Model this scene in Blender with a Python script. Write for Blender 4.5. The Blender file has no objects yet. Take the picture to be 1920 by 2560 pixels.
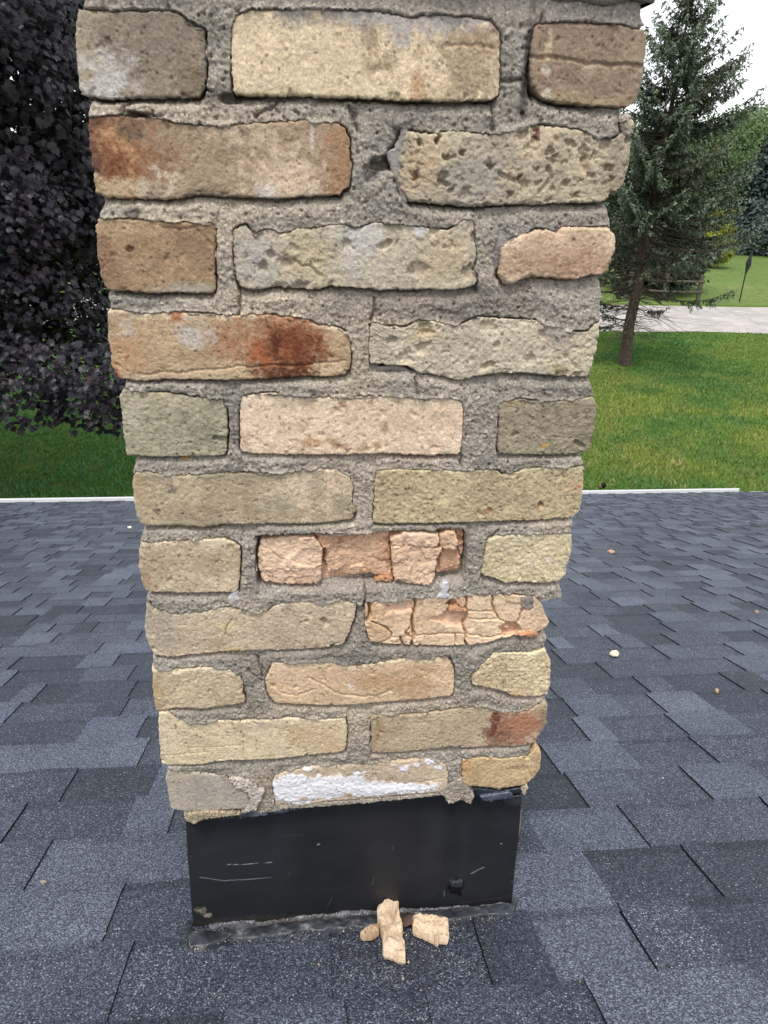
import bpy, math, random
import numpy as np
from mathutils import Vector, Matrix

# ------------------------------------------------------------------ camera, sky, sun, exposure
F_PX, PW, PH = 1850.0, 1920.0, 2560.0
YAW, PITCH, ROLL = math.radians(6.82), math.radians(24.318), math.radians(1.859)
CAM = np.array([-0.0564, -0.6489, 0.872])
_f = np.array([math.sin(YAW)*math.cos(PITCH), math.cos(YAW)*math.cos(PITCH), -math.sin(PITCH)])
_r = np.array([math.cos(YAW), -math.sin(YAW), 0.0])
_u = np.cross(_r, _f)
RGT = _r*math.cos(ROLL) + _u*math.sin(ROLL)
UPV = -_r*math.sin(ROLL) + _u*math.cos(ROLL)
scene = bpy.context.scene
col = scene.collection
cam_d = bpy.data.cameras.new('camera')
cam = bpy.data.objects.new('camera', cam_d); col.objects.link(cam)
m = Matrix(((RGT[0], UPV[0], -_f[0], CAM[0]), (RGT[1], UPV[1], -_f[1], CAM[1]), (RGT[2], UPV[2], -_f[2], CAM[2]), (0, 0, 0, 1)))
cam.matrix_world = m
cam_d.sensor_fit = 'VERTICAL'; cam_d.sensor_height = 36.0
cam_d.lens = 36.0*F_PX/PH
cam_d.clip_start = 0.05; cam_d.clip_end = 1500.0
scene.camera = cam

SUN_EL, SUN_AZ = math.radians(63), math.radians(200)     # azimuth measured from +y towards +x
world = bpy.data.worlds.new('World'); scene.world = world
world.use_nodes = True
wn, wl = world.node_tree.nodes, world.node_tree.links
bg = wn['Background']
sky = wn.new('ShaderNodeTexSky'); sky.sky_type = 'NISHITA'; sky.sun_disc = False
sky.sun_elevation = SUN_EL; sky.sun_rotation = SUN_AZ
sky.air_density = 1.0; sky.dust_density = 3.0; sky.ozone_density = 1.0
cloud = wn.new('ShaderNodeMix'); cloud.data_type = 'RGBA'; cloud.inputs['Factor'].default_value = 0.86
cloud.inputs['B'].default_value = (10.6, 10.9, 11.4, 1)       # even overcast cloud cover
wl.new(sky.outputs['Color'], cloud.inputs['A'])
wl.new(cloud.outputs['Result'], bg.inputs['Color'])
bg.inputs['Strength'].default_value = 0.10
sun_d = bpy.data.lights.new('sun', 'SUN'); sun_d.energy = 1.5; sun_d.angle = math.radians(10); sun_d.color = (1, 0.98, 0.95)
sun = bpy.data.objects.new('sun', sun_d); col.objects.link(sun)
sdir = Vector((math.sin(SUN_AZ)*math.cos(SUN_EL), math.cos(SUN_AZ)*math.cos(SUN_EL), math.sin(SUN_EL)))
sun.rotation_euler = sdir.to_track_quat('Z', 'Y').to_euler()
sun.location = (0, 0, 30)
scene.view_settings.view_transform = 'Standard'; scene.view_settings.look = 'None'
scene.view_settings.exposure = 0.5; scene.view_settings.gamma = 1.0
scene.view_settings.use_curve_mapping = False

# ------------------------------------------------------------------ helpers
def ray(px, py):
    return _f + RGT*((px-PW/2)/F_PX) + UPV*((PH/2-py)/F_PX)
def at(px, py, Y):                       # photo point -> point on the upright plane y = Y
    d = ray(px, py); return CAM + d*((Y-CAM[1])/d[1])
def on_z(px, py, Z):
    d = ray(px, py); return CAM + d*((Z-CAM[2])/d[2])
SL = math.atan(1/3.0)
TS, CS, SS = math.tan(SL), math.cos(SL), math.sin(SL)
def on_roof(px, py, n=0.0):              # photo point -> roof plane z = -y*tan
    n = n-0.0125; d = ray(px, py)     # the shingles lie a little below the traced foot of the flashing
    t = -(CAM[2] + CAM[1]*TS - n/CS)/(d[2] + d[1]*TS); return CAM + d*t
def lin(c):
    c = np.asarray(c, float)/255.0
    return np.where(c <= 0.04045, c/12.92, ((c+0.055)/1.055)**2.4)

def _hash(ix, iy, iz, seed):
    h = (ix.astype(np.int64)*374761393 + iy.astype(np.int64)*668265263 + iz.astype(np.int64)*2147483647 + seed*1274126177) & 0xFFFFFFFF
    h = ((h ^ (h >> 13))*1274126177) & 0xFFFFFFFF
    h = ((h ^ (h >> 16))*2246822519) & 0xFFFFFFFF
    h = h ^ (h >> 15)
    return (h & 0xFFFFFF)/16777215.0
def vn(x, y, seed=0):                    # value noise in 0..1
    xi = np.floor(x); yi = np.floor(y); fx = x-xi; fy = y-yi
    fx = fx*fx*(3-2*fx); fy = fy*fy*(3-2*fy); z = np.zeros_like(xi)
    a = _hash(xi, yi, z, seed); b = _hash(xi+1, yi, z, seed); c = _hash(xi, yi+1, z, seed); d = _hash(xi+1, yi+1, z, seed)
    return (a*(1-fx)+b*fx)*(1-fy) + (c*(1-fx)+d*fx)*fy
def fbm(x, y, f, seed=0, oct=4, gain=0.5):       # about -1..1
    s = 0; a = 1; t = 0
    for o in range(oct):
        s = s + a*(vn(x*f+17.3*o, y*f-9.1*o, seed+o*7)*2-1); t += a; a *= gain; f *= 2.03
    return s/t*1.6
def vor(x, y, f, seed=0):                # nearest cell: distance, id noise, offset from its point
    x = x*f; y = y*f; xi = np.floor(x); yi = np.floor(y)
    best = np.full(x.shape, 9.0); sec = np.full(x.shape, 9.0)
    cid = np.zeros_like(x); ox = np.zeros_like(x); oy = np.zeros_like(x); zz = np.zeros_like(xi)
    for i in (-1, 0, 1):
        for j in (-1, 0, 1):
            px = xi+i+_hash(xi+i, yi+j, zz, seed); py = yi+j+_hash(xi+i, yi+j, zz, seed+5)
            d = np.hypot(x-px, y-py); h = _hash(xi+i, yi+j, zz, seed+11)
            c = d < best
            sec = np.where(c, best, np.minimum(sec, d))
            best = np.where(c, d, best); cid = np.where(c, h, cid); ox = np.where(c, x-px, ox); oy = np.where(c, y-py, oy)
    return best, cid, ox, oy, sec-best
def sst(a, b, x):
    t = np.clip((x-a)/(b-a), 0, 1); return t*t*(3-2*t)
def seg_dist(x, z, pts):
    d = np.full(x.shape, 1e9)
    for (ax, az), (bx, bz) in zip(pts[:-1], pts[1:]):
        vx, vz = bx-ax, bz-az; L2 = vx*vx+vz*vz+1e-12
        t = np.clip(((x-ax)*vx+(z-az)*vz)/L2, 0, 1)
        d = np.minimum(d, np.hypot(x-ax-t*vx, z-az-t*vz))
    return d
def inside(x, z, poly):
    r = np.zeros(x.shape, bool); n = len(poly)
    for i in range(n):
        x1, z1 = poly[i]; x2, z2 = poly[(i+1) % n]
        if z1 == z2: continue
        c = ((z1 > z) != (z2 > z)) & (x < (x2-x1)*(z-z1)/(z2-z1)+x1)
        r ^= c
    return r

def build(name, V, quads=None, tris=None, colr=None, mat=None, parent=None, smooth=True):
    V = np.asarray(V, np.float64).reshape(-1, 3).copy()
    if parent is not None:
        p = parent; off = np.zeros(3)
        while p is not None: off += np.array(p.location); p = p.parent
        V -= off
    me = bpy.data.meshes.new(name)
    me.vertices.add(len(V)); me.vertices.foreach_set('co', V.astype(np.float32).ravel())
    idx = []; tot = []
    if quads is not None and len(quads): q = np.asarray(quads, np.int32); idx.append(q.ravel()); tot.append(np.full(len(q), 4, np.int32))
    if tris is not None and len(tris): t = np.asarray(tris, np.int32); idx.append(t.ravel()); tot.append(np.full(len(t), 3, np.int32))
    idx = np.concatenate(idx); tot = np.concatenate(tot)
    me.loops.add(len(idx)); me.loops.foreach_set('vertex_index', idx)
    me.polygons.add(len(tot))
    me.polygons.foreach_set('loop_start', np.concatenate(([0], np.cumsum(tot)[:-1])).astype(np.int32))
    me.polygons.foreach_set('loop_total', tot)
    me.polygons.foreach_set('use_smooth', np.full(len(tot), smooth, bool))
    if colr is not None:
        a = me.color_attributes.new('Col', 'FLOAT_COLOR', 'POINT')
        c = np.ones((len(V), 4), np.float32); colr = np.asarray(colr, np.float32); c[:, :colr.shape[1]] = colr
        a.data.foreach_set('color', c.ravel())
    me.update(calc_edges=True); me.validate()
    o = bpy.data.objects.new(name, me); col.objects.link(o)
    if mat: me.materials.append(mat)
    if parent is not None: o.parent = parent
    return o
def tag(o, label=None, cat=None, group=None, kind=None):
    if label: o['label'] = label
    if cat: o['category'] = cat
    if group: o['group'] = group
    if kind: o['kind'] = kind
    return o
def empty(name, loc, label, cat, group=None):
    o = bpy.data.objects.new(name, None); col.objects.link(o); o.location = loc
    o.empty_display_size = 0.1
    return tag(o, label, cat, group)

class MB:                                # collects boxes and tubes into one mesh
    def __init__(s): s.V = []; s.Q = []; s.T = []; s.C = []; s.n = 0
    def add(s, V, Q=(), T=(), c=(1, 1, 1, 1)):
        V = np.asarray(V, float); s.V.append(V)
        if len(Q): s.Q.append(np.asarray(Q)+s.n)
        if len(T): s.T.append(np.asarray(T)+s.n)
        c = np.asarray(c, float)
        s.C.append(np.tile(c, (len(V), 1)) if c.ndim == 1 else c); s.n += len(V)
    def box(s, a, b, c=(1, 1, 1, 1)):
        x0, y0, z0 = a; x1, y1, z1 = b
        s.add([(x0,y0,z0),(x1,y0,z0),(x1,y1,z0),(x0,y1,z0),(x0,y0,z1),(x1,y0,z1),(x1,y1,z1),(x0,y1,z1)],
              [(0,3,2,1),(4,5,6,7),(0,1,5,4),(1,2,6,5),(2,3,7,6),(3,0,4,7)], c=c)
    def tube(s, pts, rad, n=6, c=(1, 1, 1, 1)):
        pts = np.asarray(pts, float); k = len(pts); rad = np.broadcast_to(rad, (k,))
        t = np.gradient(pts, axis=0); t /= np.linalg.norm(t, axis=1)[:, None]+1e-9
        ref = np.array([0, 0, 1.0]) if abs(t[0][2]) < 0.8 else np.array([1.0, 0, 0])
        V = []
        a = np.linspace(0, 2*np.pi, n, endpoint=False)
        for i in range(k):
            b1 = np.cross(t[i], ref); b1 /= np.linalg.norm(b1)+1e-9; b2 = np.cross(t[i], b1)
            V.append(pts[i]+rad[i]*(np.cos(a)[:, None]*b1+np.sin(a)[:, None]*b2))
        V = np.concatenate(V); Q = []
        for i in range(k-1):
            for j in range(n): Q.append((i*n+j, i*n+(j+1) % n, (i+1)*n+(j+1) % n, (i+1)*n+j))
        s.add(V, Q, c=c)
    def build(s, name, mat, parent=None, smooth=True):
        return build(name, np.concatenate(s.V), np.concatenate(s.Q) if s.Q else None, np.concatenate(s.T) if s.T else None,
                     np.concatenate(s.C), mat, parent, smooth)

# ------------------------------------------------------------------ materials
def new_mat(name):
    mt = bpy.data.materials.new(name); mt.use_nodes = True
    nt = mt.node_tree; return mt, nt.nodes, nt.links, nt.nodes['Principled BSDF']
def N(nodes, kind, **kw):
    n = nodes.new(kind)
    for k, v in kw.items(): setattr(n, k, v)
    return n
def ramp(nodes, stops):
    r = nodes.new('ShaderNodeValToRGB'); e = r.color_ramp.elements
    while len(e) < len(stops): e.new(0.5)
    for el, (p, c) in zip(e, stops): el.position = p; el.color = (*c, 1) if len(c) == 3 else c
    return r
def mult(nodes, links, a, b, fac=1.0, mode='MULTIPLY'):
    x = nodes.new('ShaderNodeMix'); x.data_type = 'RGBA'; x.blend_type = mode; x.inputs['Factor'].default_value = fac
    links.new(a, x.inputs['A']); links.new(b, x.inputs['B']); return x
def mat_masonry(name, grain=640.0, gs=(0.76, 1.28), bump=0.55, bdist=0.0007, rough=0.92, sand=0.0):
    mt, n, l, b = new_mat(name)
    tc = n.new('ShaderNodeTexCoord'); at_ = n.new('ShaderNodeAttribute'); at_.attribute_name = 'Col'
    n1 = N(n, 'ShaderNodeTexNoise'); n1.inputs['Scale'].default_value = grain; n1.inputs['Detail'].default_value = 3; n1.inputs['Roughness'].default_value = 0.7
    l.new(tc.outputs['Object'], n1.inputs['Vector'])
    r1 = ramp(n, [(0.3, (gs[0],)*3), (0.7, (gs[1],)*3)]); l.new(n1.outputs['Fac'], r1.inputs['Fac'])
    c = mult(n, l, at_.outputs['Color'], r1.outputs['Color'])
    out = c.outputs['Result']
    v = N(n, 'ShaderNodeTexVoronoi'); v.inputs['Scale'].default_value = 620 if sand else 420; l.new(tc.outputs['Object'], v.inputs['Vector'])
    sep = n.new('ShaderNodeSeparateColor'); l.new(v.outputs['Color'], sep.inputs['Color'])
    if sand:
        r2 = ramp(n, [(0.0, (0.32, 0.29, 0.27)), (0.09, (0.5, 0.46, 0.42)), (0.13, (1, 1, 1)), (0.78, (1, 1, 1)), (0.82, (1.0, 0.9, 0.8)), (0.86, (1.35, 1.33, 1.3)), (1.0, (1.9, 1.85, 1.75))])
        l.new(sep.outputs['Red'], r2.inputs['Fac']); x = mult(n, l, out, r2.outputs['Color'], sand); out = x.outputs['Result']
    else:
        r2 = ramp(n, [(0.0, (0.55, 0.5, 0.45)), (0.05, (0.8, 0.78, 0.75)), (0.08, (1, 1, 1)), (0.94, (1, 1, 1)), (1.0, (1.2, 1.18, 1.15))])
        l.new(sep.outputs['Red'], r2.inputs['Fac']); x = mult(n, l, out, r2.outputs['Color'], 0.7); out = x.outputs['Result']
    l.new(out, b.inputs['Base Color'])
    n2 = N(n, 'ShaderNodeTexNoise'); n2.inputs['Scale'].default_value = grain*0.8; n2.inputs['Detail'].default_value = 5; n2.inputs['Roughness'].default_value = 0.75
    l.new(tc.outputs['Object'], n2.inputs['Vector'])
    bp = n.new('ShaderNodeBump'); bp.inputs['Strength'].default_value = bump; bp.inputs['Distance'].default_value = bdist*4
    l.new(n2.outputs['Fac'], bp.inputs['Height']); l.new(bp.outputs['Normal'], b.inputs['Normal'])
    b.inputs['Roughness'].default_value = rough; b.inputs['Specular IOR Level'].default_value = 0.2
    return mt
M_BRICK = mat_masonry('weathered_brick')
M_RAW = mat_masonry('broken_brick', gs=(0.82, 1.14), bump=0.25)
M_MORTAR = mat_masonry('sandy_mortar', grain=520, gs=(0.6, 1.36), bump=0.7, sand=0.6)
M_STONE = mat_masonry('concrete', gs=(0.75, 1.2), sand=0.4)
def mat_vc(name, rough=0.6, spec=0.3, noise=None, bump=0.0, bscale=100, two=False, trans=0.0):
    mt, n, l, b = new_mat(name)
    a = n.new('ShaderNodeAttribute'); a.attribute_name = 'Col'; out = a.outputs['Color']
    tc = n.new('ShaderNodeTexCoord')
    if noise:
        nn = n.new('ShaderNodeTexNoise'); nn.inputs['Scale'].default_value = noise[0]; nn.inputs['Detail'].default_value = 4
        l.new(tc.outputs['Object'], nn.inputs['Vector'])
        r = ramp(n, [(0.3, (noise[1],)*3), (0.7, (noise[2],)*3)]); l.new(nn.outputs['Fac'], r.inputs['Fac'])
        out = mult(n, l, out, r.outputs['Color']).outputs['Result']
    l.new(out, b.inputs['Base Color'])
    b.inputs['Roughness'].default_value = rough; b.inputs['Specular IOR Level'].default_value = spec
    if bump:
        nb = n.new('ShaderNodeTexNoise'); nb.inputs['Scale'].default_value = bscale; nb.inputs['Detail'].default_value = 5
        l.new(tc.outputs['Object'], nb.inputs['Vector'])
        bp = n.new('ShaderNodeBump'); bp.inputs['Strength'].default_value = bump; bp.inputs['Distance'].default_value = 0.3/bscale
        l.new(nb.outputs['Fac'], bp.inputs['Height']); l.new(bp.outputs['Normal'], b.inputs['Normal'])
    if trans:
        tr = n.new('ShaderNodeBsdfTranslucent'); l.new(out, tr.inputs['Color'])
        mx = n.new('ShaderNodeMixShader'); mx.inputs['Fac'].default_value = trans
        l.new(b.outputs['BSDF'], mx.inputs[1]); l.new(tr.outputs['BSDF'], mx.inputs[2])
        l.new(mx.outputs['Shader'], n['Material Output'].inputs['Surface'])
    return mt
M_METAL = mat_vc('black_painted_metal', rough=0.55, spec=0.3, noise=(9, 0.85, 1.2), bump=0.12, bscale=25)
M_TAR = mat_vc('black_sealant', rough=0.4, spec=0.5, noise=(40, 0.7, 1.3), bump=0.25, bscale=90)
M_CAULK = mat_vc('grey_sealant', rough=0.35, spec=0.5, noise=(60, 0.85, 1.15), bump=0.2, bscale=120)
M_WHITE = mat_vc('white_painted_metal', rough=0.4, spec=0.4)
M_WALL = mat_vc('house_siding', rough=0.7, noise=(4, 0.9, 1.05))
M_BARK = mat_vc('bark', rough=0.95, spec=0.1, noise=(14, 0.45, 1.4), bump=0.9, bscale=18)
M_MAPLE = mat_vc('purple_leaves', rough=0.46, spec=0.42, trans=0.08)
M_NEEDLE = mat_vc('spruce_needles', rough=0.6, spec=0.25)
M_LEAF = mat_vc('green_leaves', rough=0.6, spec=0.3, trans=0.2)
M_BLADE = mat_vc('grass_blades', rough=0.65, spec=0.2, trans=0.25)
M_WOOD = mat_vc('old_wood', rough=0.9, noise=(30, 0.7, 1.2))
M_SIGN = mat_vc('sign_metal', rough=0.5)

def mat_shingle():
    mt, n, l, b = new_mat('asphalt_shingle_granules')
    tc = n.new('ShaderNodeTexCoord'); a = n.new('ShaderNodeAttribute'); a.attribute_name = 'Col'
    v = n.new('ShaderNodeTexVoronoi'); v.inputs['Scale'].default_value = 640; l.new(tc.outputs['Object'], v.inputs['Vector'])
    sp = n.new('ShaderNodeSeparateColor'); l.new(v.outputs['Color'], sp.inputs['Color'])
    r = ramp(n, [(0.0, (0.22, 0.22, 0.24)), (0.45, (0.7, 0.7, 0.7)), (0.8, (1.3, 1.3, 1.3)), (1.0, (2.6, 2.6, 2.6))]); l.new(sp.outputs['Red'], r.inputs['Fac'])
    c = mult(n, l, a.outputs['Color'], r.outputs['Color'])
    nz = n.new('ShaderNodeTexNoise'); nz.inputs['Scale'].default_value = 7; nz.inputs['Detail'].default_value = 5; l.new(tc.outputs['Object'], nz.inputs['Vector'])
    r2 = ramp(n, [(0.3, (0.86, 0.86, 0.87)), (0.7, (1.12, 1.11, 1.1))]); l.new(nz.outputs['Fac'], r2.inputs['Fac'])
    c2 = mult(n, l, c.outputs['Result'], r2.outputs['Color'])
    # light granules: more of them where the tab's own share (alpha) is higher, in loose drifts
    v2 = n.new('ShaderNodeTexVoronoi'); v2.inputs['Scale'].default_value = 480; l.new(tc.outputs['Object'], v2.inputs['Vector'])
    sp2 = n.new('ShaderNodeSeparateColor'); l.new(v2.outputs['Color'], sp2.inputs['Color'])
    nz2 = n.new('ShaderNodeTexNoise'); nz2.inputs['Scale'].default_value = 30; nz2.inputs['Detail'].default_value = 3; l.new(tc.outputs['Object'], nz2.inputs['Vector'])
    m1 = N(n, 'ShaderNodeMath', operation='MULTIPLY'); l.new(a.outputs['Alpha'], m1.inputs[0])
    mr = n.new('ShaderNodeMapRange'); mr.inputs['From Min'].default_value = 0.35; mr.inputs['From Max'].default_value = 0.65; mr.inputs['To Min'].default_value = 0.45; mr.inputs['To Max'].default_value = 1.7
    l.new(nz2.outputs['Fac'], mr.inputs['Value']); l.new(mr.outputs['Result'], m1.inputs[1])
    lt = N(n, 'ShaderNodeMath', operation='LESS_THAN'); l.new(sp2.outputs['Green'], lt.inputs[0]); l.new(m1.outputs['Value'], lt.inputs[1])
    dl = N(n, 'ShaderNodeMath', operation='LESS_THAN'); l.new(v2.outputs['Distance'], dl.inputs[0]); dl.inputs[1].default_value = 0.5
    an = N(n, 'ShaderNodeMath', operation='MULTIPLY'); l.new(lt.outputs['Value'], an.inputs[0]); l.new(dl.outputs['Value'], an.inputs[1])
    r3 = ramp(n, [(0.0, (0.10, 0.11, 0.13)), (0.6, (0.19, 0.21, 0.23)), (0.96, (0.38, 0.41, 0.42)), (1.0, (0.32, 0.24, 0.17))]); l.new(sp2.outputs['Blue'], r3.inputs['Fac'])
    mx = n.new('ShaderNodeMix'); mx.data_type = 'RGBA'; l.new(an.outputs['Value'], mx.inputs['Factor'])
    l.new(c2.outputs['Result'], mx.inputs['A']); l.new(r3.outputs['Color'], mx.inputs['B'])
    l.new(mx.outputs['Result'], b.inputs['Base Color'])
    bp = n.new('ShaderNodeBump'); bp.inputs['Strength'].default_value = 0.55; bp.inputs['Distance'].default_value = 0.001
    l.new(v.outputs['Distance'], bp.inputs['Height']); bp.invert = True; l.new(bp.outputs['Normal'], b.inputs['Normal'])
    b.inputs['Roughness'].default_value = 0.75; b.inputs['Specular IOR Level'].default_value = 0.35
    return mt
M_SHINGLE = mat_shingle()

def mat_ground(name, stops, s1=0.35, s2=9.0, fine=(40, 0.6, 1.4)):
    mt, n, l, b = new_mat(name)
    tc = n.new('ShaderNodeTexCoord')
    a1 = n.new('ShaderNodeTexNoise'); a1.inputs['Scale'].default_value = s1; a1.inputs['Detail'].default_value = 6; a1.inputs['Roughness'].default_value = 0.65; l.new(tc.outputs['Object'], a1.inputs['Vector'])
    r = ramp(n, stops); l.new(a1.outputs['Fac'], r.inputs['Fac'])
    a2 = n.new('ShaderNodeTexNoise'); a2.inputs['Scale'].default_value = fine[0]; a2.inputs['Detail'].default_value = 4; l.new(tc.outputs['Object'], a2.inputs['Vector'])
    r2 = ramp(n, [(0.3, (fine[1],)*3), (0.7, (fine[2],)*3)]); l.new(a2.outputs['Fac'], r2.inputs['Fac'])
    a3 = n.new('ShaderNodeTexNoise'); a3.inputs['Scale'].default_value = s2*0.3; a3.inputs['Detail'].default_value = 4; l.new(tc.outputs['Object'], a3.inputs['Vector'])
    r3 = ramp(n, [(0.3, (0.8, 0.82, 0.75)), (0.7, (1.2, 1.15, 1.2))]); l.new(a3.outputs['Fac'], r3.inputs['Fac'])
    c = mult(n, l, r.outputs['Color'], r2.outputs['Color']); c2 = mult(n, l, c.outputs['Result'], r3.outputs['Color'])
    l.new(c2.outputs['Result'], b.inputs['Base Color']); b.inputs['Roughness'].default_value = 0.95; b.inputs['Specular IOR Level'].default_value = 0.1
    return mt
M_LAWN = mat_ground('lawn_soil', [(0.3, (0.055, 0.11, 0.018)), (0.5, (0.09, 0.145, 0.022)), (0.7, (0.14, 0.155, 0.035))])
M_HILL = mat_ground('meadow', [(0.3, (0.095, 0.155, 0.04)), (0.55, (0.125, 0.18, 0.05)), (0.75, (0.165, 0.19, 0.065))], s1=0.12, fine=(6, 0.8, 1.2))
M_ROAD = mat_ground('pale_concrete_road', [(0.3, (0.36, 0.33, 0.31)), (0.7, (0.44, 0.41, 0.385))], s1=0.6, fine=(60, 0.8, 1.15))

# ------------------------------------------------------------------ the chimney
KA = 1.00                                # photo colour of a lit face -> base colour
def A(c):
    v = lin(c)*KA; g = v@np.array([0.25, 0.6, 0.15]); return (v*0.80+g*0.20)*np.array([1.03, 1.0, 0.995])
def poly_len(p): return np.concatenate(([0], np.cumsum(np.hypot(*np.diff(p, axis=0).T))))
def resample(p, t):
    s = poly_len(p); s = s/s[-1]
    return np.stack([np.interp(t, s, p[:, 0]), np.interp(t, s, p[:, 1])], -1)
def to_face(pts, Y=0.0):
    return np.array([[q[0], q[2]] for q in (at(a, b, Y) for a, b in pts)])
OUTLINES = []
def patch(name, T, R, B, L, parent, mat, c1, c2=None, Y=0.0, prot=0.002, back=0.09, res=0.00085, rnd=0.005, rough=0.0007, jag=0.0009,
          seed=1, pits=(), spots=(), lines=(), facets=None, mot=(28, 1.0), edge=None, outline=True, big=0.0, dome=0.0, hollows=(), outdeep=None, grain=1.0):
    """A front face traced from the photograph, given its own relief, rounded edges and real depth."""
    T = to_face(T, Y); B = to_face(B, Y)
    L = np.vstack([T[:1], to_face(L, Y), B[:1]]) if len(L) else np.vstack([T[:1], B[:1]])
    R = np.vstack([T[-1:], to_face(R, Y), B[-1:]]) if len(R) else np.vstack([T[-1:], B[-1:]])
    wd = max(poly_len(T)[-1], poly_len(B)[-1]); ht = max(poly_len(L)[-1], poly_len(R)[-1])
    nu, nv = max(6, int(wd/res)), max(6, int(ht/res))
    u = np.linspace(0, 1, nu); v = np.linspace(0, 1, nv)
    Tu, Bu, Lv, Rv = resample(T, u), resample(B, u), resample(L, v), resample(R, v)
    U, Vv = np.meshgrid(u, v)
    P = ((1-Vv)[..., None]*Tu[None] + Vv[..., None]*Bu[None] + (1-U)[..., None]*Lv[:, None] + U[..., None]*Rv[:, None]
         - ((1-U)*(1-Vv))[..., None]*T[0] - (U*(1-Vv))[..., None]*T[-1] - ((1-U)*Vv)[..., None]*B[0] - (U*Vv)[..., None]*B[-1])
    x, z = P[..., 0], P[..., 1]
    eu = np.minimum(U, 1-U)*wd; ev = np.minimum(Vv, 1-Vv)*ht
    e = np.minimum(eu, ev)
    w = np.exp(-e/0.008)
    jx = jag*(fbm(x, z, 340, seed+50, 4, 0.7)*1.1+0.15*fbm(x, z, 75, seed+53, 3)); jz = jag*(fbm(x, z, 340, seed+90, 4, 0.7)*1.1+0.15*fbm(x, z, 75, seed+93, 3)); x = x + w*jx; z = z + w*jz
    if outline:
        OUTLINES.append(np.vstack([np.stack([x[0], z[0]], -1), np.stack([x[1:, -1], z[1:, -1]], -1), np.stack([x[-1, -2::-1], z[-1, -2::-1]], -1), np.stack([x[-2:0:-1, 0], z[-2:0:-1, 0]], -1)])[::3])
    rnd = rnd if rnd > 0.012 else rnd*0.38; prot = prot*0.5 if prot > 0 and back > 0.05 else prot
    rr = rnd*(1+0.55*fbm(x, z, 45, seed+3, 2))
    a = np.clip(1-eu/rr, 0, 1); b = np.clip(1-ev/rr, 0, 1)
    drop = rr*(1-np.sqrt(np.clip(1-a*a-b*b, 0.0, 1)))
    drop = drop + 0.0022*sst(0.5, 0.9, fbm(x, z, 70, seed+77, 4, 0.6))*sst(0.006, 0.001, e+0.002*fbm(x, z, 200, seed+78, 3))     # small chips off the arris
    h = prot - drop + rough*(fbm(x, z, 60, seed+1, 3)*0.42 + 0.75*fbm(x, z, 330, seed+2, 4, 0.75))
    h = h + big*fbm(x, z, 18, seed+6, 3)
    h = h + dome*(1-(2*U-1)**2)*(1-(2*Vv-1)**2)
    if mat is M_RAW: c1, c2 = np.array(c1)*(0.995, 1.0, 0.985), np.array(c2)*(0.99, 0.995, 0.97)
    c1 = A(c1); c2 = A(c2) if c2 is not None else c1*0.82
    if mat is M_BRICK: c1, c2 = np.minimum(c1*(1.07, 1.065, 1.05), 0.8), np.minimum(c2*(1.07, 1.065, 1.05), 0.8)
    t = np.clip(0.5+0.5*mot[1]*fbm(x, z, mot[0], seed+4, 4, 0.6), 0, 1)
    C = c1*(1-t[..., None]) + c2*t[..., None]
    C = C*(1+(0.15*fbm(x, z, 330, seed+8, 3, 0.8)+0.13*fbm(x, z, 95, seed+9, 4, 0.7))*grain)[..., None]
    C = C*(1+0.10*fbm(x*0.45, z, 55, seed+15, 4, 0.65)*grain)[..., None]
    if grain >= 0.7:
        pore = 0.012+0.07*((seed*0.6180339) % 1)**2
        d, cid, ox, oy, ed = vor(x, z, 260, seed+14); k = sst(0.42, 0.2, d)*(cid < pore); C = C*(1-0.5*k)[..., None]; h = h-0.0006*k
        k = sst(0.4, 0.2, d)*(cid > 0.94); C = C*(1+0.22*k)[..., None]
    if facets:
        f, amp, tilt = facets
        fx = x+0.004*fbm(x, z, 90, seed+31, 3); fz = z+0.004*fbm(x, z, 90, seed+32, 3)
        d, cid, ox, oy, ed = vor(fx, fz*1.25, f, seed+30)
        h = h + amp*(cid-0.5)*2 + tilt*(ox*(np.sin(cid*40))+oy*np.cos(cid*57))
        C = C*(0.93+0.14*cid)[..., None]
    mm = 1.0
    if edge is not None:                 # paler freshly worn arrises, strongest along the top
        ecol, amt, wid = edge
        k = amt*sst(wid*1.4, wid*0.3, ev+0.004*fbm(x, z, 130, seed+12, 3))*(Vv < 0.5)
        C = C*(1-k[..., None]) + A(ecol)*k[..., None]
    if pits:
        for (f, amt, rad, dep) in pits:
            wx = x+0.0032*fbm(x, z, 190, seed+21, 4, 0.65); wz = z+0.0026*fbm(x, z, 190, seed+22, 4, 0.65)
            d, cid, ox, oy, ed = vor(wx, wz, f, seed+20+int(f))
            k = sst(rad, rad*0.35, d*(0.7+0.9*((cid*7) % 1)))*(cid < amt)
            h = h - dep*k
    for s in spots:                      # stains, paint and lichen of their own shape: (px, py, rx, ry, colour, strength, sharp)
        px, py, rx, ry, sc, st = s[:6]; sharp = s[6] if len(s) > 6 else 0.35
        q = at(px, py, Y); mpp = np.linalg.norm(q-CAM)*0.98/F_PX
        dx, dz = (x-q[0])/(rx*mpp), (z-q[2])/(ry*mpp*1.15)
        d = np.sqrt(dx*dx+dz*dz)
        am = 0.35 if sharp < 0.1 else 0.62
        d = d + am*fbm(x, z, 0.9/(min(rx, ry)*mpp), seed+int(px) % 97, 5, 0.7) + am*(0.5 if sharp < 0.1 else 1.0)*fbm(x, z, 200, seed+int(py) % 89, 4, 0.75)
        k = st*sst(1+sharp*1.2, 1-sharp*0.9, d); k = k if sharp < 0.1 else np.clip(k*(1+0.45*fbm(x, z, 420, seed+int(px) % 83, 3, 0.8)), 0, 1)
        C = C*(1-k[..., None]) + A(sc)*k[..., None]
        if sharp < 0.1: h = h + 0.0006*sst(1.05, 0.95, d)
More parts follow.
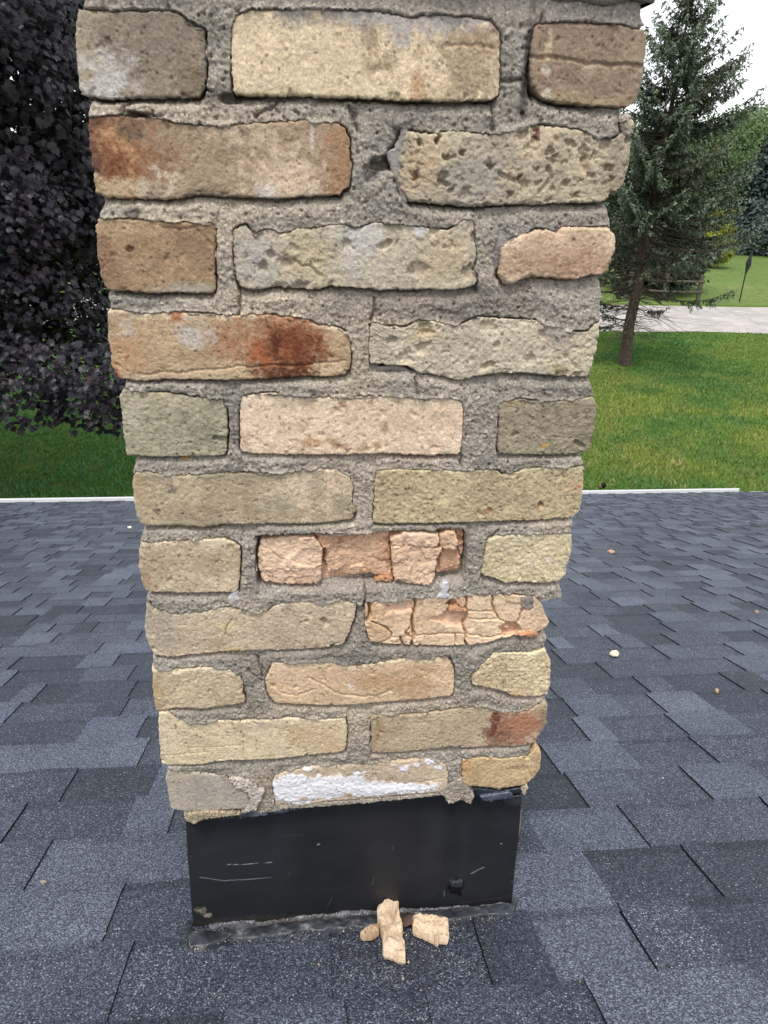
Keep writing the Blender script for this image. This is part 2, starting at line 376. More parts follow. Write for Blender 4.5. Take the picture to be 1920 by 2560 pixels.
    for hol in hollows:                  # broken-out hollows: (polygon px, depth, colour)
        poly = to_face(hol[0], Y); wx = x+0.0015*fbm(x, z, 150, seed+61, 3); wz = z+0.0015*fbm(x, z, 150, seed+62, 3)
        ins = inside(wx, wz, poly); dd = seg_dist(wx, wz, np.vstack([poly, poly[:1]]))
        k = np.where(ins, sst(0, 0.0022, dd), 0)
        h = h - hol[1]*k*(0.8+0.4*fbm(x, z, 80, seed+63, 3))
        if hol[2] is not None: C = C*(1-k[..., None]) + A(hol[2])*k[..., None]
    for ln in lines:                     # cracks and scratches: (points px, width m, depth m, colour or None)
        pts = to_face(ln[0], Y); wa = 0.0013 if ln[2] else 0.0003; wx = x+wa*fbm(x, z, 160, seed+41, 3); wz = z+wa*fbm(x, z, 160, seed+42, 3)
        d = seg_dist(wx, wz, pts); k = sst(ln[1], ln[1]*0.25, d)
        h = h - ln[2]*k
        if ln[3] is not None: C = C*(1-k[..., None]) + A(ln[3])*k[..., None]
    y = Y - h
    V = np.stack([x, y, z], -1).reshape(-1, 3)
    I = np.arange(nu*nv).reshape(nv, nu)
    Q = np.stack([I[:-1, :-1], I[1:, :-1], I[1:, 1:], I[:-1, 1:]], -1).reshape(-1, 4)
    ring = np.concatenate([I[0, :], I[1:, -1], I[-1, -2::-1], I[-2:0:-1, 0]])
    Cf = C.reshape(-1, 3); n0 = len(V); k = len(ring); VS = [V, V[ring]]; CS_ = [Cf, Cf[ring]]; QS = [Q]; prev = n0+np.arange(k); n0 += k
    cx, cz = x.mean(), z.mean()
    depths = ([0.003] + list(np.arange(0.008, back-0.004, 0.007)) if back > 0.08 else [d for d in (0.004, 0.012, 0.024) if d < back*0.93]) + [back]
    for i, d in enumerate(depths):
        rv = V[ring].copy(); yy = np.maximum(Y+d, rv[:, 1]+0.0005*(i+1)); rv[:, 1] = yy
        q1 = rv[:, 2]+0.37*rv[:, 0]; wob = 0.0011*fbm(q1, yy, 110, seed+70, 4, 0.6) if d < back else 0
        rv[:, 0] += np.sign(rv[:, 0]-cx)*wob*sst(0, 0.01, d)
        tk = np.clip(0.5+0.5*fbm(q1, yy, mot[0], seed+71, 4, 0.6), 0, 1)[:, None]; cs = (c1*(1-tk)+c2*tk)*(1+0.14*fbm(q1, yy, 120, seed+72, 4, 0.7))[:, None]; kk = sst(0.001, 0.012, d)
        VS.append(rv); CS_.append(Cf[ring]*(1-kk)+cs*kk); cur = n0+np.arange(k); n0 += k
        QS.append(np.stack([prev, cur, np.roll(cur, -1), np.roll(prev, -1)], -1)[:, ::-1]); prev = cur
    VS.append(np.array([[cx, Y+back, cz]])); CS_.append(Cf[:1])
    T3 = np.stack([prev, np.full(k, n0), np.roll(prev, -1)], -1)[:, ::-1]
    return build(name, np.concatenate(VS), np.concatenate(QS), T3, np.concatenate(CS_), mat, parent)

chim = empty('chimney', (0, 0.19, 0), 'weathered cream brick chimney with crumbling joints rising from the shingle roof', 'chimney')
WHT = (236, 236, 238)
ED = ((228, 208, 170), 0.6, 0.004)
PITS = [(90, 0.5, 0.38, 0.0022), (38, 0.45, 0.30, 0.004)]
BR = []
def brick(T, R, B, L, label=None, **k):
    k.setdefault('seed', 100+37*len(BR)); k.setdefault('parent', chim); k.setdefault('mat', M_BRICK)
    k.setdefault('pits', [(60, 0.12, 0.22, 0.0016), (150, 0.12, 0.3, 0.0008)])
    o = patch('brick', T, R, B, L, **k)
    if label: o['label'] = label
    BR.append(o); return o
HD, ST = 0.205, 0.100
# course 1 (top)
brick([(195,23),(261,27),(343,30),(440,31),(470,55),(507,76)], [(514,80),(516,160),(514,212)], [(206,238),(232,242),(270,248),(320,246),(400,245),(500,243)], [(189,87),(191,145),(200,225)],
      'dark grey brick with a white bloom near its lower left', c1=(146,132,110), c2=(122,110,94), back=HD, prot=0.004, rnd=0.006,
      spots=[(215,120,26,110,(176,160,128),0.7,0.6),(275,190,42,34,(200,195,184),0.75,0.5),(240,222,50,14,(200,195,184),0.6,0.5),(480,215,30,25,(120,105,70),0.6,0.5)], lines=[([(240,120),(262,105)],0.0012,0.001,None)])
brick([(590,40),(632,24),(680,26),(767,23),(873,27),(950,30),(1023,46),(1081,36),(1159,43),(1221,53),(1238,75)], [(1250,85),(1250,150),(1247,236)], [(588,236),(632,240),(757,241),(950,248),(995,251),(1120,253),(1226,250),(1243,242)], [(582,60),(579,80),(579,164),(585,228)],
      'long pale cream brick with a grey mortar smear along its top', c1=(218,197,158), c2=(206,184,146), back=ST, prot=0.004, rnd=0.005,
      spots=[(1010,45,190,22,(172,165,158),0.85,0.4),(1005,85,20,22,(178,170,160),0.7,0.4),(735,38,32,14,(150,142,130),0.8,0.4),(925,118,16,34,(150,126,92),0.6,0.5),(970,155,16,12,(150,126,92),0.65,0.5),(1045,135,10,10,(160,132,98),0.6,0.4),(1175,190,75,62,(166,142,108),0.85,0.4),(1200,105,50,16,(170,144,108),0.7,0.4),(1045,212,14,22,(196,150,102),0.7,0.5),(800,247,260,8,(196,180,128),0.6,0.6)],
      lines=[([(715,50),(722,140),(735,235)],0.003,-0.0008,None),([(1110,115),(1170,112),(1235,122)],0.002,0.0012,None)], pits=[(45,0.1,0.2,0.0015)])
brick([(1337,63),(1380,58),(1430,56),(1491,60),(1549,62),(1573,72),(1608,76)], [(1616,86),(1610,160),(1602,212),(1588,250)], [(1361,250),(1400,260),(1500,265),(1544,270),(1573,266)], [(1332,77),(1325,120),(1325,193),(1337,231)],
      'brown brick scored by a level crack across its middle', c1=(158,136,110), c2=(140,119,95), back=HD, prot=0.005, rnd=0.007,
      spots=[(1370,115,6,20,(205,180,140),0.8,0.3),(1360,175,8,8,(200,185,160),0.7,0.4),(1470,175,16,10,(186,165,135),0.6,0.5),(1365,235,8,8,(205,195,175),0.7,0.4),(1440,255,90,12,(175,156,112),0.6,0.6)], lines=[([(1328,142),(1400,146),(1470,160),(1600,166)],0.0022,0.0022,None)])
# course 2
brick([(222,294),(270,289),(391,293),(449,309),(536,316),(632,309),(753,301),(844,309),(864,323)], [(873,347),(878,410),(873,463)], [(242,482),(261,493),(352,497),(420,500),(488,489),(560,492),(632,494),(695,497),(767,492),(849,487)], [(221,309),(227,386),(236,458)],
      'long tan brick stained dark rust at its left end', c1=(166,143,112), c2=(146,124,96), back=ST, prot=0.004, rnd=0.006,
      spots=[(285,385,80,85,(150,100,62),0.85,0.5),(232,350,14,100,(112,76,56),0.85,0.5),(300,375,34,40,(196,146,90),0.7,0.6),(290,410,26,36,(122,68,40),0.8,0.5),(320,320,26,18,(88,76,66),0.7,0.5),(280,470,55,20,(200,176,130),0.8,0.5),(400,468,40,26,(206,190,160),0.85,0.35),(395,466,16,12,(150,125,95),0.7,0.4),(705,445,75,48,(216,190,156),0.85,0.45),(600,335,60,20,(208,184,150),0.7,0.5),(610,330,12,14,(130,108,84),0.8,0.3),(848,400,34,75,(168,122,78),0.7,0.6),(780,350,4,26,(210,200,180),0.8,0.3),(670,480,24,14,(220,212,200),0.6,0.5),(520,487,45,10,(110,95,80),0.6,0.5)])
brick([(1014,328),(1033,330),(1067,335),(1134,328),(1226,335),(1260,333),(1323,309),(1380,316),(1448,323),(1491,345),(1535,347),(1549,333),(1573,338)], [(1577,366),(1573,415),(1556,463)], [(1024,504),(1091,511),(1178,518),(1284,511),(1356,511),(1501,506),(1528,490)], [(1009,357),(995,395),(995,453),(1009,487)],
      'long grey brick riddled with dark holes', c1=(190,174,142), c2=(160,148,124), back=ST, prot=0.004, rnd=0.007, rough=0.0012, pits=[(85,0.45,0.34,0.004),(46,0.5,0.22,0.007),(160,0.3,0.4,0.0016)],
      spots=[(1090,360,60,30,(212,192,150),0.6,0.6),(1330,345,50,40,(208,188,152),0.6,0.6),(1343,338,7,12,(120,70,62),0.9,0.2),(1540,450,40,45,(150,130,105),0.6,0.6),(1200,430,60,60,(158,152,138),0.6,0.6),(1050,430,40,40,(192,162,118),0.5,0.6)],
      lines=[([(1250,440),(1290,450),(1302,462)],0.003,0.003,None),([(1458,395),(1460,425)],0.004,0.005,None),([(1370,420),(1378,440),(1345,485)],0.0025,0.003,None)])
# course 3
brick([(247,548),(313,546),(381,552),(453,555),(507,557),(535,561)], [(540,575),(537,638),(539,720)], [(268,724),(336,729),(394,732),(435,731),(530,733)], [(240,566),(245,629),(254,692)],
      'squarish sandy brown brick with one small dark hole', c1=(172,143,103), c2=(150,122,88), back=HD, prot=0.004, rnd=0.004,
      spots=[(262,660,30,60,(142,106,78),0.7,0.7),(300,570,60,14,(190,162,118),0.6,0.6),(470,720,60,10,(170,160,140),0.8,0.4),(480,600,40,30,(140,118,88),0.5,0.6)], lines=[([(325,622),(329,623)],0.003,0.005,None),([(380,560),(450,573),(520,560)],0.0015,0.0012,None),([(490,568),(535,615)],0.0014,0.001,None)])
brick([(586,573),(616,564),(639,588),(661,575),(688,573),(702,586),(742,573),(788,570),(860,559),(887,570),(940,555),(1040,566),(1121,575),(1157,552),(1180,548),(1185,561)], [(1187,593),(1190,640),(1182,670),(1194,700)], [(598,715),(630,724),(697,717),(779,724),(828,715),(950,724),(1053,724),(1130,726),(1185,715)], [(584,616),(584,660),(593,692)],
      'long pale grey brick with pitted hollows and white patches', c1=(192,178,146), c2=(172,163,142), back=ST, prot=0.003, rnd=0.004, rough=0.001, pits=[(40,0.4,0.32,0.004),(90,0.3,0.36,0.0018)],
      spots=[(905,580,38,34,(200,195,184),0.85,0.3),(890,650,34,30,(200,192,182),0.6,0.5),(640,660,60,50,(178,172,162),0.6,0.6),(770,640,50,40,(190,170,122),0.5,0.6),(1050,570,12,20,(206,204,202),0.9,0.25),(1110,640,50,50,(190,166,126),0.5,0.6)], lines=[([(735,650),(752,664),(775,662),(788,680),(806,690)],0.0018,0.003,None),([(675,634),(680,638)],0.004,0.005,None),([(955,615),(970,608)],0.004,0.005,None)])
brick([(1273,602),(1302,588),(1347,572),(1388,577),(1411,566),(1483,568),(1520,566)], [(1537,588),(1535,620),(1526,656),(1515,679)], [(1257,711),(1280,713),(1311,697),(1347,693),(1429,699),(1474,690),(1500,688)], [(1252,620),(1250,652),(1246,683)],
      'rounded pinkish brick, brown along its worn underside', c1=(216,190,156), c2=(196,166,132), back=HD, prot=0.006, rnd=0.011, dome=0.001,
      spots=[(1400,665,150,22,(160,122,84),0.7,0.7),(1420,625,90,25,(178,144,112),0.5,0.7),(1430,597,4,4,(80,60,50),0.8,0.3)], lines=[([(1385,560),(1390,580)],0.003,0.004,None)])
# course 4
brick([(272,774),(318,776),(363,783),(435,778),(507,785),(562,787),(652,787),(720,790),(765,796),(797,810),(842,817),(869,833)], [(874,855),(878,887),(874,923)], [(297,946),(358,952),(426,948),(480,948),(562,950),(630,948),(697,946),(765,939),(833,941),(865,934)], [(270,796),(272,855),(279,910)],
      'long tan brick with a dark red rust burn right of its middle', c1=(188,160,120), c2=(168,143,105), back=ST, prot=0.004, rnd=0.005, edge=ED,
      spots=[(700,840,110,62,(170,108,64),0.75,0.6),(705,895,80,48,(120,62,30),0.92,0.4),(690,860,10,26,(96,46,24),0.85,0.3),(742,870,8,22,(92,44,22),0.85,0.3),(665,905,18,10,(176,100,50),0.8,0.3),(715,880,16,12,(182,110,58),0.7,0.3),(640,880,22,22,(176,96,46),0.7,0.5),(745,850,24,40,(130,66,32),0.75,0.5),(720,935,60,14,(90,42,20),0.85,0.45),(440,790,18,10,(180,100,40),0.7,0.4),(485,835,36,26,(200,195,184),0.6,0.5),(320,815,26,22,(200,195,184),0.6,0.5),(310,880,34,50,(196,146,92),0.5,0.6),(540,925,90,16,(210,184,140),0.6,0.6),(400,945,80,10,(196,170,140),0.6,0.5),(830,920,30,14,(212,188,146),0.7,0.5),(288,940,10,10,(160,86,46),0.8,0.4)],
      lines=[([(350,936),(480,925),(600,915),(760,912),(860,898)],0.0016,0.0014,None)])
brick([(929,806),(963,815),(1013,817),(1044,801),(1094,803),(1139,817),(1194,792),(1257,796),(1338,801),(1383,815),(1438,833),(1474,828),(1490,806)], [(1501,808),(1492,864),(1481,910)], [(927,907),(986,914),(1022,914),(1049,932),(1103,939),(1144,952),(1194,939),(1257,932),(1325,932),(1392,941),(1469,943)], [(925,824),(922,864),(925,895)],
      'long whitish grey brick half buried in mortar, fine pits', c1=(198,184,154), c2=(182,170,146), back=ST, prot=0.003, rnd=0.004, rough=0.0011, pits=[(48,0.4,0.3,0.0035),(120,0.35,0.4,0.0014)],
      spots=[(1440,870,60,60,(208,194,158),0.6,0.6),(960,850,40,50,(170,160,138),0.6,0.6),(1400,840,36,26,(150,142,132),0.7,0.4),(1060,832,40,14,(200,180,130),0.6,0.5),(1395,920,14,8,(150,132,60),0.6,0.4)], lines=[([(1048,832),(1080,828)],0.003,0.0035,None),([(1205,918),(1230,912)],0.004,0.004,None)])
# course 5
brick([(309,972),(334,978),(419,982),(478,991),(528,995),(558,993)], [(566,1024),(569,1067),(567,1100),(566,1128)], [(318,1138),(377,1142),(461,1140),(512,1140),(560,1136)], [(299,986),(305,1045),(313,1109)],
      'squarish green-grey brick with a chipped lower right corner', c1=(172,164,132), c2=(150,143,116), back=HD, prot=0.003, rnd=0.004, rough=0.0009,
      spots=[(330,1030,24,40,(196,186,156),0.6,0.6),(510,1090,40,20,(128,124,106),0.5,0.6),(420,992,80,10,(192,180,146),0.5,0.6)], lines=[([(538,1095),(550,1100),(566,1094)],0.003,0.005,None)], hollows=[([(556,1104),(572,1094),(574,1128),(562,1112)],0.006,None)])
brick([(604,991),(651,982),(714,984),(798,993),(862,991),(950,991),(1010,993),(1061,995),(1120,995),(1147,999),(1156,1010)], [(1158,1050),(1155,1100)], [(604,1126),(621,1132),(714,1136),(841,1136),(950,1134),(1061,1138),(1141,1136),(1150,1128)], [(600,1016),(601,1067),(601,1113)],
      'long peach brick flecked brown along its foot', c1=(228,200,166), c2=(212,186,152), back=ST, prot=0.003, rnd=0.004, edge=ED,
      spots=[(710,1058,12,10,(180,152,118),0.7,0.5),(760,1060,20,10,(182,152,112),0.5,0.5),(850,1115,18,8,(176,136,84),0.7,0.35),(905,1116,16,8,(172,134,86),0.7,0.35),(940,1112,12,8,(172,134,86),0.7,0.35),(780,1104,26,10,(190,140,78),0.7,0.4),(830,1100,10,8,(178,142,96),0.7,0.35),(962,1068,9,11,(166,118,84),0.8,0.4),(858,1008,8,7,(160,116,80),0.8,0.3),(925,1004,8,7,(170,126,90),0.7,0.3),(612,1014,5,6,(190,190,188),0.8,0.3),(1000,1060,50,20,(196,172,138),0.5,0.6)])
brick([(1249,1003),(1293,997),(1356,1003),(1428,1001),(1483,991)], [(1491,1012),(1485,1062),(1474,1122)], [(1247,1132),(1293,1136),(1377,1136),(1441,1132),(1470,1128)], [(1246,1016),(1247,1067),(1242,1117)],
      'olive grey brick with a speck of orange lichen', c1=(160,148,118), c2=(140,130,106), back=HD, prot=0.004, rnd=0.004, rough=0.0011,
      spots=[(1363,1112,6,6,(214,160,30),0.95,0.15),(1300,1004,40,8,(170,142,92),0.6,0.5)], lines=[([(1283,1086),(1288,1085)],0.003,0.004,None),([(1440,1106),(1456,1114)],0.0035,0.005,None),([(1380,1090),(1430,1095),(1455,1085)],0.0012,0.001,None)])
# course 6
brick([(336,1180),(368,1176),(419,1187),(461,1189),(566,1180),(672,1183),(714,1180),(756,1174),(798,1172),(841,1174),(874,1193)], [(883,1218),(881,1261),(894,1277)], [(351,1307),(372,1315),(440,1313),(503,1318),(554,1311),(630,1309),(714,1309),(798,1307),(879,1299)], [(332,1202),(334,1252),(341,1286)],
      'long tan brick, green stained left and peach at its right', c1=(190,170,134), c2=(164,147,116), back=ST, prot=0.004, rnd=0.006,
      spots=[(800,1220,85,55,(220,196,160),0.9,0.45),(345,1205,16,40,(184,150,100),0.5,0.6),(790,1225,18,60,(158,146,118),0.6,0.5),(850,1255,18,20,(150,138,112),0.6,0.5),(700,1260,46,26,(150,140,116),0.5,0.6),(430,1220,10,8,(110,104,98),0.7,0.4),(395,1275,8,10,(110,94,76),0.6,0.4),(560,1185,240,10,(160,148,120),0.6,0.6)], hollows=[([(880,1282),(900,1272),(902,1292),(888,1298)],0.008,(170,140,96))])
brick([(941,1180),(960,1172),(1019,1174),(1095,1176),(1166,1178),(1230,1170),(1255,1185),(1285,1180),(1314,1168),(1398,1168),(1456,1166)], [(1460,1193),(1455,1244),(1449,1278)], [(935,1305),(960,1309),(1061,1307),(1171,1305),(1272,1301),(1356,1297),(1415,1294),(1434,1288)], [(936,1214),(934,1256),(931,1299)],
      'long even olive yellow brick', c1=(196,177,134), c2=(178,160,120), back=ST, prot=0.003, rnd=0.0045, rough=0.0011, edge=((214,200,150),0.5,0.003),
      spots=[(1444,1215,8,8,(204,140,96),0.8,0.3),(1222,1277,10,5,(170,120,70),0.7,0.3),(1350,1260,6,5,(140,84,50),0.7,0.3)], lines=[([(1348,1258),(1354,1264)],0.003,0.004,None),([(1100,1266),(1110,1266)],0.006,-0.0008,None),([(1222,1274),(1228,1278)],0.003,0.003,None)])
# course 7
brick([(352,1352),(388,1354),(457,1349),(561,1347),(583,1354),(599,1363)], [(602,1389),(600,1436),(596,1472)], [(366,1477),(438,1481),(493,1481),(540,1479),(588,1479)], [(348,1374),(348,1417),(355,1454)],
      'squarish beige brick with brown smudges', c1=(208,188,154), c2=(184,164,132), back=HD, prot=0.003, rnd=0.005, edge=ED,
      spots=[(362,1440,22,34,(164,136,96),0.7,0.6),(400,1402,40,20,(168,146,112),0.55,0.6),(530,1405,36,22,(170,146,110),0.55,0.6),(585,1390,16,26,(186,162,112),0.6,0.6)])
bb = brick([(640,1342),(700,1334),(850,1334),(1000,1326),(1150,1322),(1162,1326)], [(1164,1360),(1164,1420)], [(648,1462),(760,1466),(900,1460),(1000,1455),(1150,1448),(1162,1442)], [(638,1400)],
      'spalled salmon brick, its face broken away to raw orange fragments', mat=M_RAW, c1=(222,180,144), c2=(208,160,124), prot=-0.017, back=0.09, rnd=0.002, rough=0.0016, facets=(38, 0.003, 0.003), pits=())
def frag(T, R, B, L, parent, Y=0.0, **k):
    k.setdefault('mat', M_RAW); k.setdefault('back', 0.03+max(0, 0)); k.setdefault('rnd', 0.0035); k.setdefault('rough', 0.0012); k.setdefault('facets', (52, 0.0012, 0.0018)); k.setdefault('outline', False)
    k.setdefault('seed', 900+13*len(parent.children)); k.setdefault('jag', 0.0013)
    return patch('brick_fragment', T, R, B, L, parent=parent, Y=Y, **k)
frag([(652,1352),(692,1346),(740,1343),(784,1340)], [(806,1374),(803,1420),(801,1452)], [(660,1454),(684,1461),(720,1464),(764,1463),(798,1460)], [(646,1374),(648,1420),(650,1440)], bb, c1=(236,200,166), c2=(224,184,148), prot=-0.001, back=0.03, rnd=0.005, grain=0.7)
frag([(818,1352),(850,1340),(900,1336),(976,1334)], [(978,1370),(980,1430)], [(820,1440),(866,1448),(930,1444),(984,1452)], [(814,1380),(816,1420)], bb, c1=(230,188,150), c2=(216,168,128), prot=-0.009, back=0.03, rnd=0.004, dome=0.004)
frag([(786,1340),(830,1336),(880,1336),(930,1334)], [(905,1344),(870,1356)], [(806,1372),(816,1378),(840,1360)], [(794,1356)], bb, c1=(220,172,134), c2=(206,154,118), prot=-0.005, back=0.03, rnd=0.003)
frag([(980,1364),(1012,1362),(1050,1366),(1104,1370)], [(1092,1400),(1086,1440),(1080,1452)], [(988,1455),(1010,1458),(1040,1460),(1068,1459)], [(980,1390),(984,1430)], bb, c1=(234,198,164), c2=(222,180,142), prot=0.001, back=0.03, rnd=0.004)
frag([(980,1342),(1012,1331),(1050,1330),(1092,1334)], [(1096,1350),(1095,1360)], [(982,1361),(1010,1366),(1056,1368),(1092,1364)], [(977,1352)], bb, c1=(232,198,164), c2=(220,180,144), prot=0.003, back=0.03, rnd=0.005)
frag([(1100,1336),(1120,1324),(1138,1326)], [(1144,1350),(1142,1374)], [(1104,1370),(1120,1374),(1138,1376)], [(1098,1354)], bb, c1=(230,194,158), c2=(216,172,134), prot=0.002, back=0.03, rnd=0.006)
frag([(1106,1378),(1130,1376),(1150,1374)], [(1153,1400),(1152,1424)], [(1088,1444),(1110,1440),(1146,1430)], [(1096,1410)], bb, c1=(218,170,130), c2=(204,150,112), prot=-0.007, back=0.03, rnd=0.004)
frag([(1140,1326),(1152,1324),(1160,1328)], [(1162,1350),(1160,1378)], [(1148,1372),(1152,1388),(1158,1396)], [(1144,1350)], bb, c1=(212,160,120), c2=(196,140,102), prot=-0.006, back=0.03, rnd=0.003)
frag([(940,1453),(965,1448),(984,1450)], [(985,1456)], [(942,1457),(964,1459),(985,1458)], [], bb, c1=(214,160,112), c2=(200,140,96), prot=-0.003, back=0.02, rnd=0.002)
brick([(1218,1352),(1226,1345),(1248,1336),(1320,1334),(1374,1332),(1424,1331)], [(1429,1352),(1423,1399),(1414,1432)], [(1203,1436),(1233,1443),(1262,1454),(1320,1454),(1356,1457),(1385,1453),(1398,1448)], [(1212,1370),(1208,1407),(1203,1428)],
      'pale yellow-green brick beside the broken salmon one', c1=(212,196,154), c2=(194,178,136), back=HD, prot=0.005, rnd=0.006, rough=0.0012, edge=((222,212,172),0.5,0.004),
      spots=[(1332,1407,5,5,(228,224,210),0.9,0.2),(1367,1398,6,5,(224,220,205),0.9,0.2),(1415,1416,5,7,(150,145,140),0.8,0.3)])
# course 8
brick([(370,1504),(384,1519),(442,1533),(504,1530),(547,1519),(583,1519),(637,1530),(670,1526),(692,1508),(764,1504),(800,1508),(851,1501),(891,1508)], [(889,1533),(873,1580),(862,1604)], [(384,1634),(420,1642),(475,1636),(551,1627),(630,1625),(692,1624),(782,1620),(856,1611)], [(364,1533),(364,1587),(377,1616)],
      'long beige brick with a short crack left of its middle', c1=(202,182,150), c2=(186,167,138), back=ST, prot=0.003, rnd=0.004, edge=((216,200,160),0.5,0.003),
      spots=[(395,1560,30,40,(160,150,132),0.5,0.7),(560,1562,22,10,(220,196,140),0.7,0.5),(540,1605,20,10,(170,146,110),0.6,0.5),(710,1590,30,50,(176,152,124),0.4,0.7),(580,1622,30,6,(220,190,120),0.6,0.5)],
      lines=[([(562,1588),(568,1570),(580,1545)],0.0016,0.002,None),([(808,1550),(814,1557)],0.0045,0.005,None),([(764,1553),(767,1554)],0.003,0.004,None)])
CK = 0.0015
b8 = brick([(914,1506),(960,1503),(1033,1495),(1121,1493),(1164,1490),(1250,1486),(1301,1488),(1336,1490)], [(1352,1510),(1372,1556),(1366,1568),(1335,1586)], [(925,1602),(975,1609),(1031,1612),(1140,1613),(1230,1602),(1250,1594),(1290,1588),(1328,1590)], [(912,1530),(914,1570)],
      'crumbling peach brick split by a web of cracks', mat=M_RAW, c1=(234,204,166), c2=(224,188,148), prot=0.002, back=ST, rnd=0.0025, rough=0.0008, facets=(26, 0.0009, 0.0010), pits=(), mot=(22, 1.0),
      spots=[(945,1575,34,28,(200,160,110),0.7,0.4),(935,1525,24,18,(206,162,110),0.7,0.4)],
      lines=[([(922,1506),(924,1540),(914,1552)],0.0026,0.012,None),([(1037,1494),(1036,1530),(1028,1556),(1034,1590),(1028,1612)],0.002,0.011,None),([(932,1552),(965,1565),(980,1590),(955,1604)],CK,0.007,None),([(1028,1558),(1014,1582),(1030,1592)],CK,0.008,None),([(998,1592),(1008,1612)],CK,0.008,None),
             ([(1164,1490),(1166,1530),(1160,1570),(1166,1610)],0.0018,0.009,None),([(1034,1590),(1100,1582),(1165,1584)],CK*0.9,0.005,None),([(1138,1584),(1138,1612)],CK*0.9,0.005,None),([(1230,1495),(1234,1524),(1244,1546)],CK,0.007,None),([(1170,1546),(1240,1548),(1290,1560)],CK*0.9,0.005,None),([(1165,1528),(1230,1525)],CK*0.9,0.004,None),([(1315,1500),(1300,1540),(1290,1560)],CK,0.007,None),([(1166,1582),(1210,1590),(1250,1586)],CK*0.9,0.005,None),([(980,1590),(1028,1590)],CK*0.7,0.002,None)],
      hollows=[([(1068,1546),(1110,1530),(1122,1512),(1140,1504),(1164,1520),(1164,1566),(1120,1566)],0.007,(226,184,148)),([(1244,1570),(1262,1556),(1284,1554),(1308,1570),(1290,1590),(1262,1592)],0.010,(216,170,132)),([(1110,1510),(1130,1498),(1142,1504),(1122,1520)],0.013,(200,150,112)),([(960,1512),(1036,1500),(1036,1530),(985,1530),(962,1540)],0.0035,(230,190,152)),([(1302,1490),(1334,1488),(1334,1522),(1306,1520)],0.006,None)])
frag([(1125,1514),(1142,1512),(1160,1518)], [(1166,1524)], [(1120,1528),(1140,1530),(1164,1528)], [], b8, c1=(214,158,112), c2=(200,140,96), prot=0.001, back=0.02, rnd=0.003)
frag([(1146,1494),(1156,1490),(1164,1494)], [(1164,1505)], [(1142,1506),(1152,1512),(1162,1512)], [], b8, c1=(224,182,142), c2=(208,160,120), prot=0.003, back=0.02, rnd=0.003)
frag([(1298,1582),(1320,1574),(1344,1580)], [(1340,1588)], [(1294,1586),(1320,1591),(1336,1591)], [], b8, c1=(220,164,120), c2=(204,144,100), prot=0.003, back=0.03, rnd=0.003)
# course 9
brick([(381,1667),(390,1671),(430,1674),(495,1667),(538,1667),(574,1672),(600,1689)], [(609,1707),(607,1732),(614,1744)], [(393,1777),(440,1768),(502,1772),(553,1766),(596,1759),(614,1750)], [(381,1692),(384,1728),(388,1765)],
      'squarish cream brick with a pale flaked top edge', c1=(206,184,146), c2=(188,166,130), back=HD, prot=0.004, rnd=0.006, edge=((232,212,174),0.75,0.006), rough=0.0009, spots=[(390,1740,14,40,(196,160,100),0.6,0.6)])
brick([(683,1653),(712,1654),(777,1653),(831,1651),(867,1663),(911,1660),(950,1652),(1016,1642),(1067,1645),(1121,1638)], [(1134,1667),(1136,1700),(1132,1732)], [(686,1754),(712,1757),(766,1761),(856,1761),(915,1757),(995,1752),(1067,1745),(1128,1736)], [(665,1692),(663,1710),(672,1739)],
      'long peach-tan brick with a curved crack along its face', c1=(222,194,154), c2=(208,174,130), back=ST, prot=0.004, rnd=0.006, edge=((234,212,172),0.8,0.005),
      spots=[(960,1705,60,22,(190,146,94),0.6,0.6),(1040,1715,40,22,(188,146,98),0.5,0.6),(1030,1672,50,10,(196,158,108),0.5,0.6),(875,1711,6,6,(240,238,232),0.95,0.1),(790,1700,70,26,(224,188,152),0.5,0.6),(900,1735,120,14,(204,178,134),0.5,0.6)],
      lines=[([(770,1692),(800,1705),(840,1728),(880,1738),(940,1738),(975,1725)],0.0018,0.0022,None),([(685,1712),(705,1730),(740,1736),(790,1722)],0.0014,0.0014,None),([(800,1670),(815,1700)],0.0025,0.0015,None)])
brick([(1197,1663),(1233,1631),(1277,1627),(1320,1629),(1362,1620)], [(1376,1656),(1376,1692),(1371,1722)], [(1179,1707),(1222,1716),(1255,1725),(1284,1736),(1331,1738),(1366,1732)], [(1190,1672),(1177,1689),(1177,1703)],
      'yellow wedge-shaped brick narrowing to the left', c1=(220,200,156), c2=(200,178,134), back=HD, prot=0.006, rnd=0.006, rough=0.0013, edge=((232,216,172),0.7,0.006), spots=[(1285,1733,8,6,(206,166,60),0.7,0.3),(1240,1680,30,20,(178,162,128),0.4,0.6)], lines=[([(1266,1636),(1262,1680),(1260,1720)],0.002,0.0014,None)])
# course 10
brick([(399,1779),(419,1777),(448,1797),(495,1806),(549,1799),(603,1801),(676,1797),(712,1794),(766,1792),(802,1797),(864,1794)], [(869,1823),(866,1866)], [(404,1906),(419,1910),(495,1909),(574,1899),(657,1897),(712,1893),(784,1884),(856,1877)], [(397,1808),(399,1851),(402,1891)],
      'long cream brick with one upright hairline crack', c1=(220,202,162), c2=(206,186,146), back=ST, prot=0.004, rnd=0.005, edge=((232,214,174),0.6,0.005), rough=0.0006,
      spots=[(740,1830,30,24,(188,156,104),0.5,0.6),(810,1850,50,40,(206,176,128),0.5,0.6),(650,1812,20,10,(180,170,156),0.6,0.5),(845,1870,30,10,(216,176,126),0.6,0.5),(440,1816,6,5,(90,80,70),0.7,0.3)], lines=[([(608,1836),(608,1895)],0.0011,0.0016,None),([(470,1868),(600,1860)],0.001,0.001,None),([(410,1886),(520,1878)],0.001,0.0008,None)])
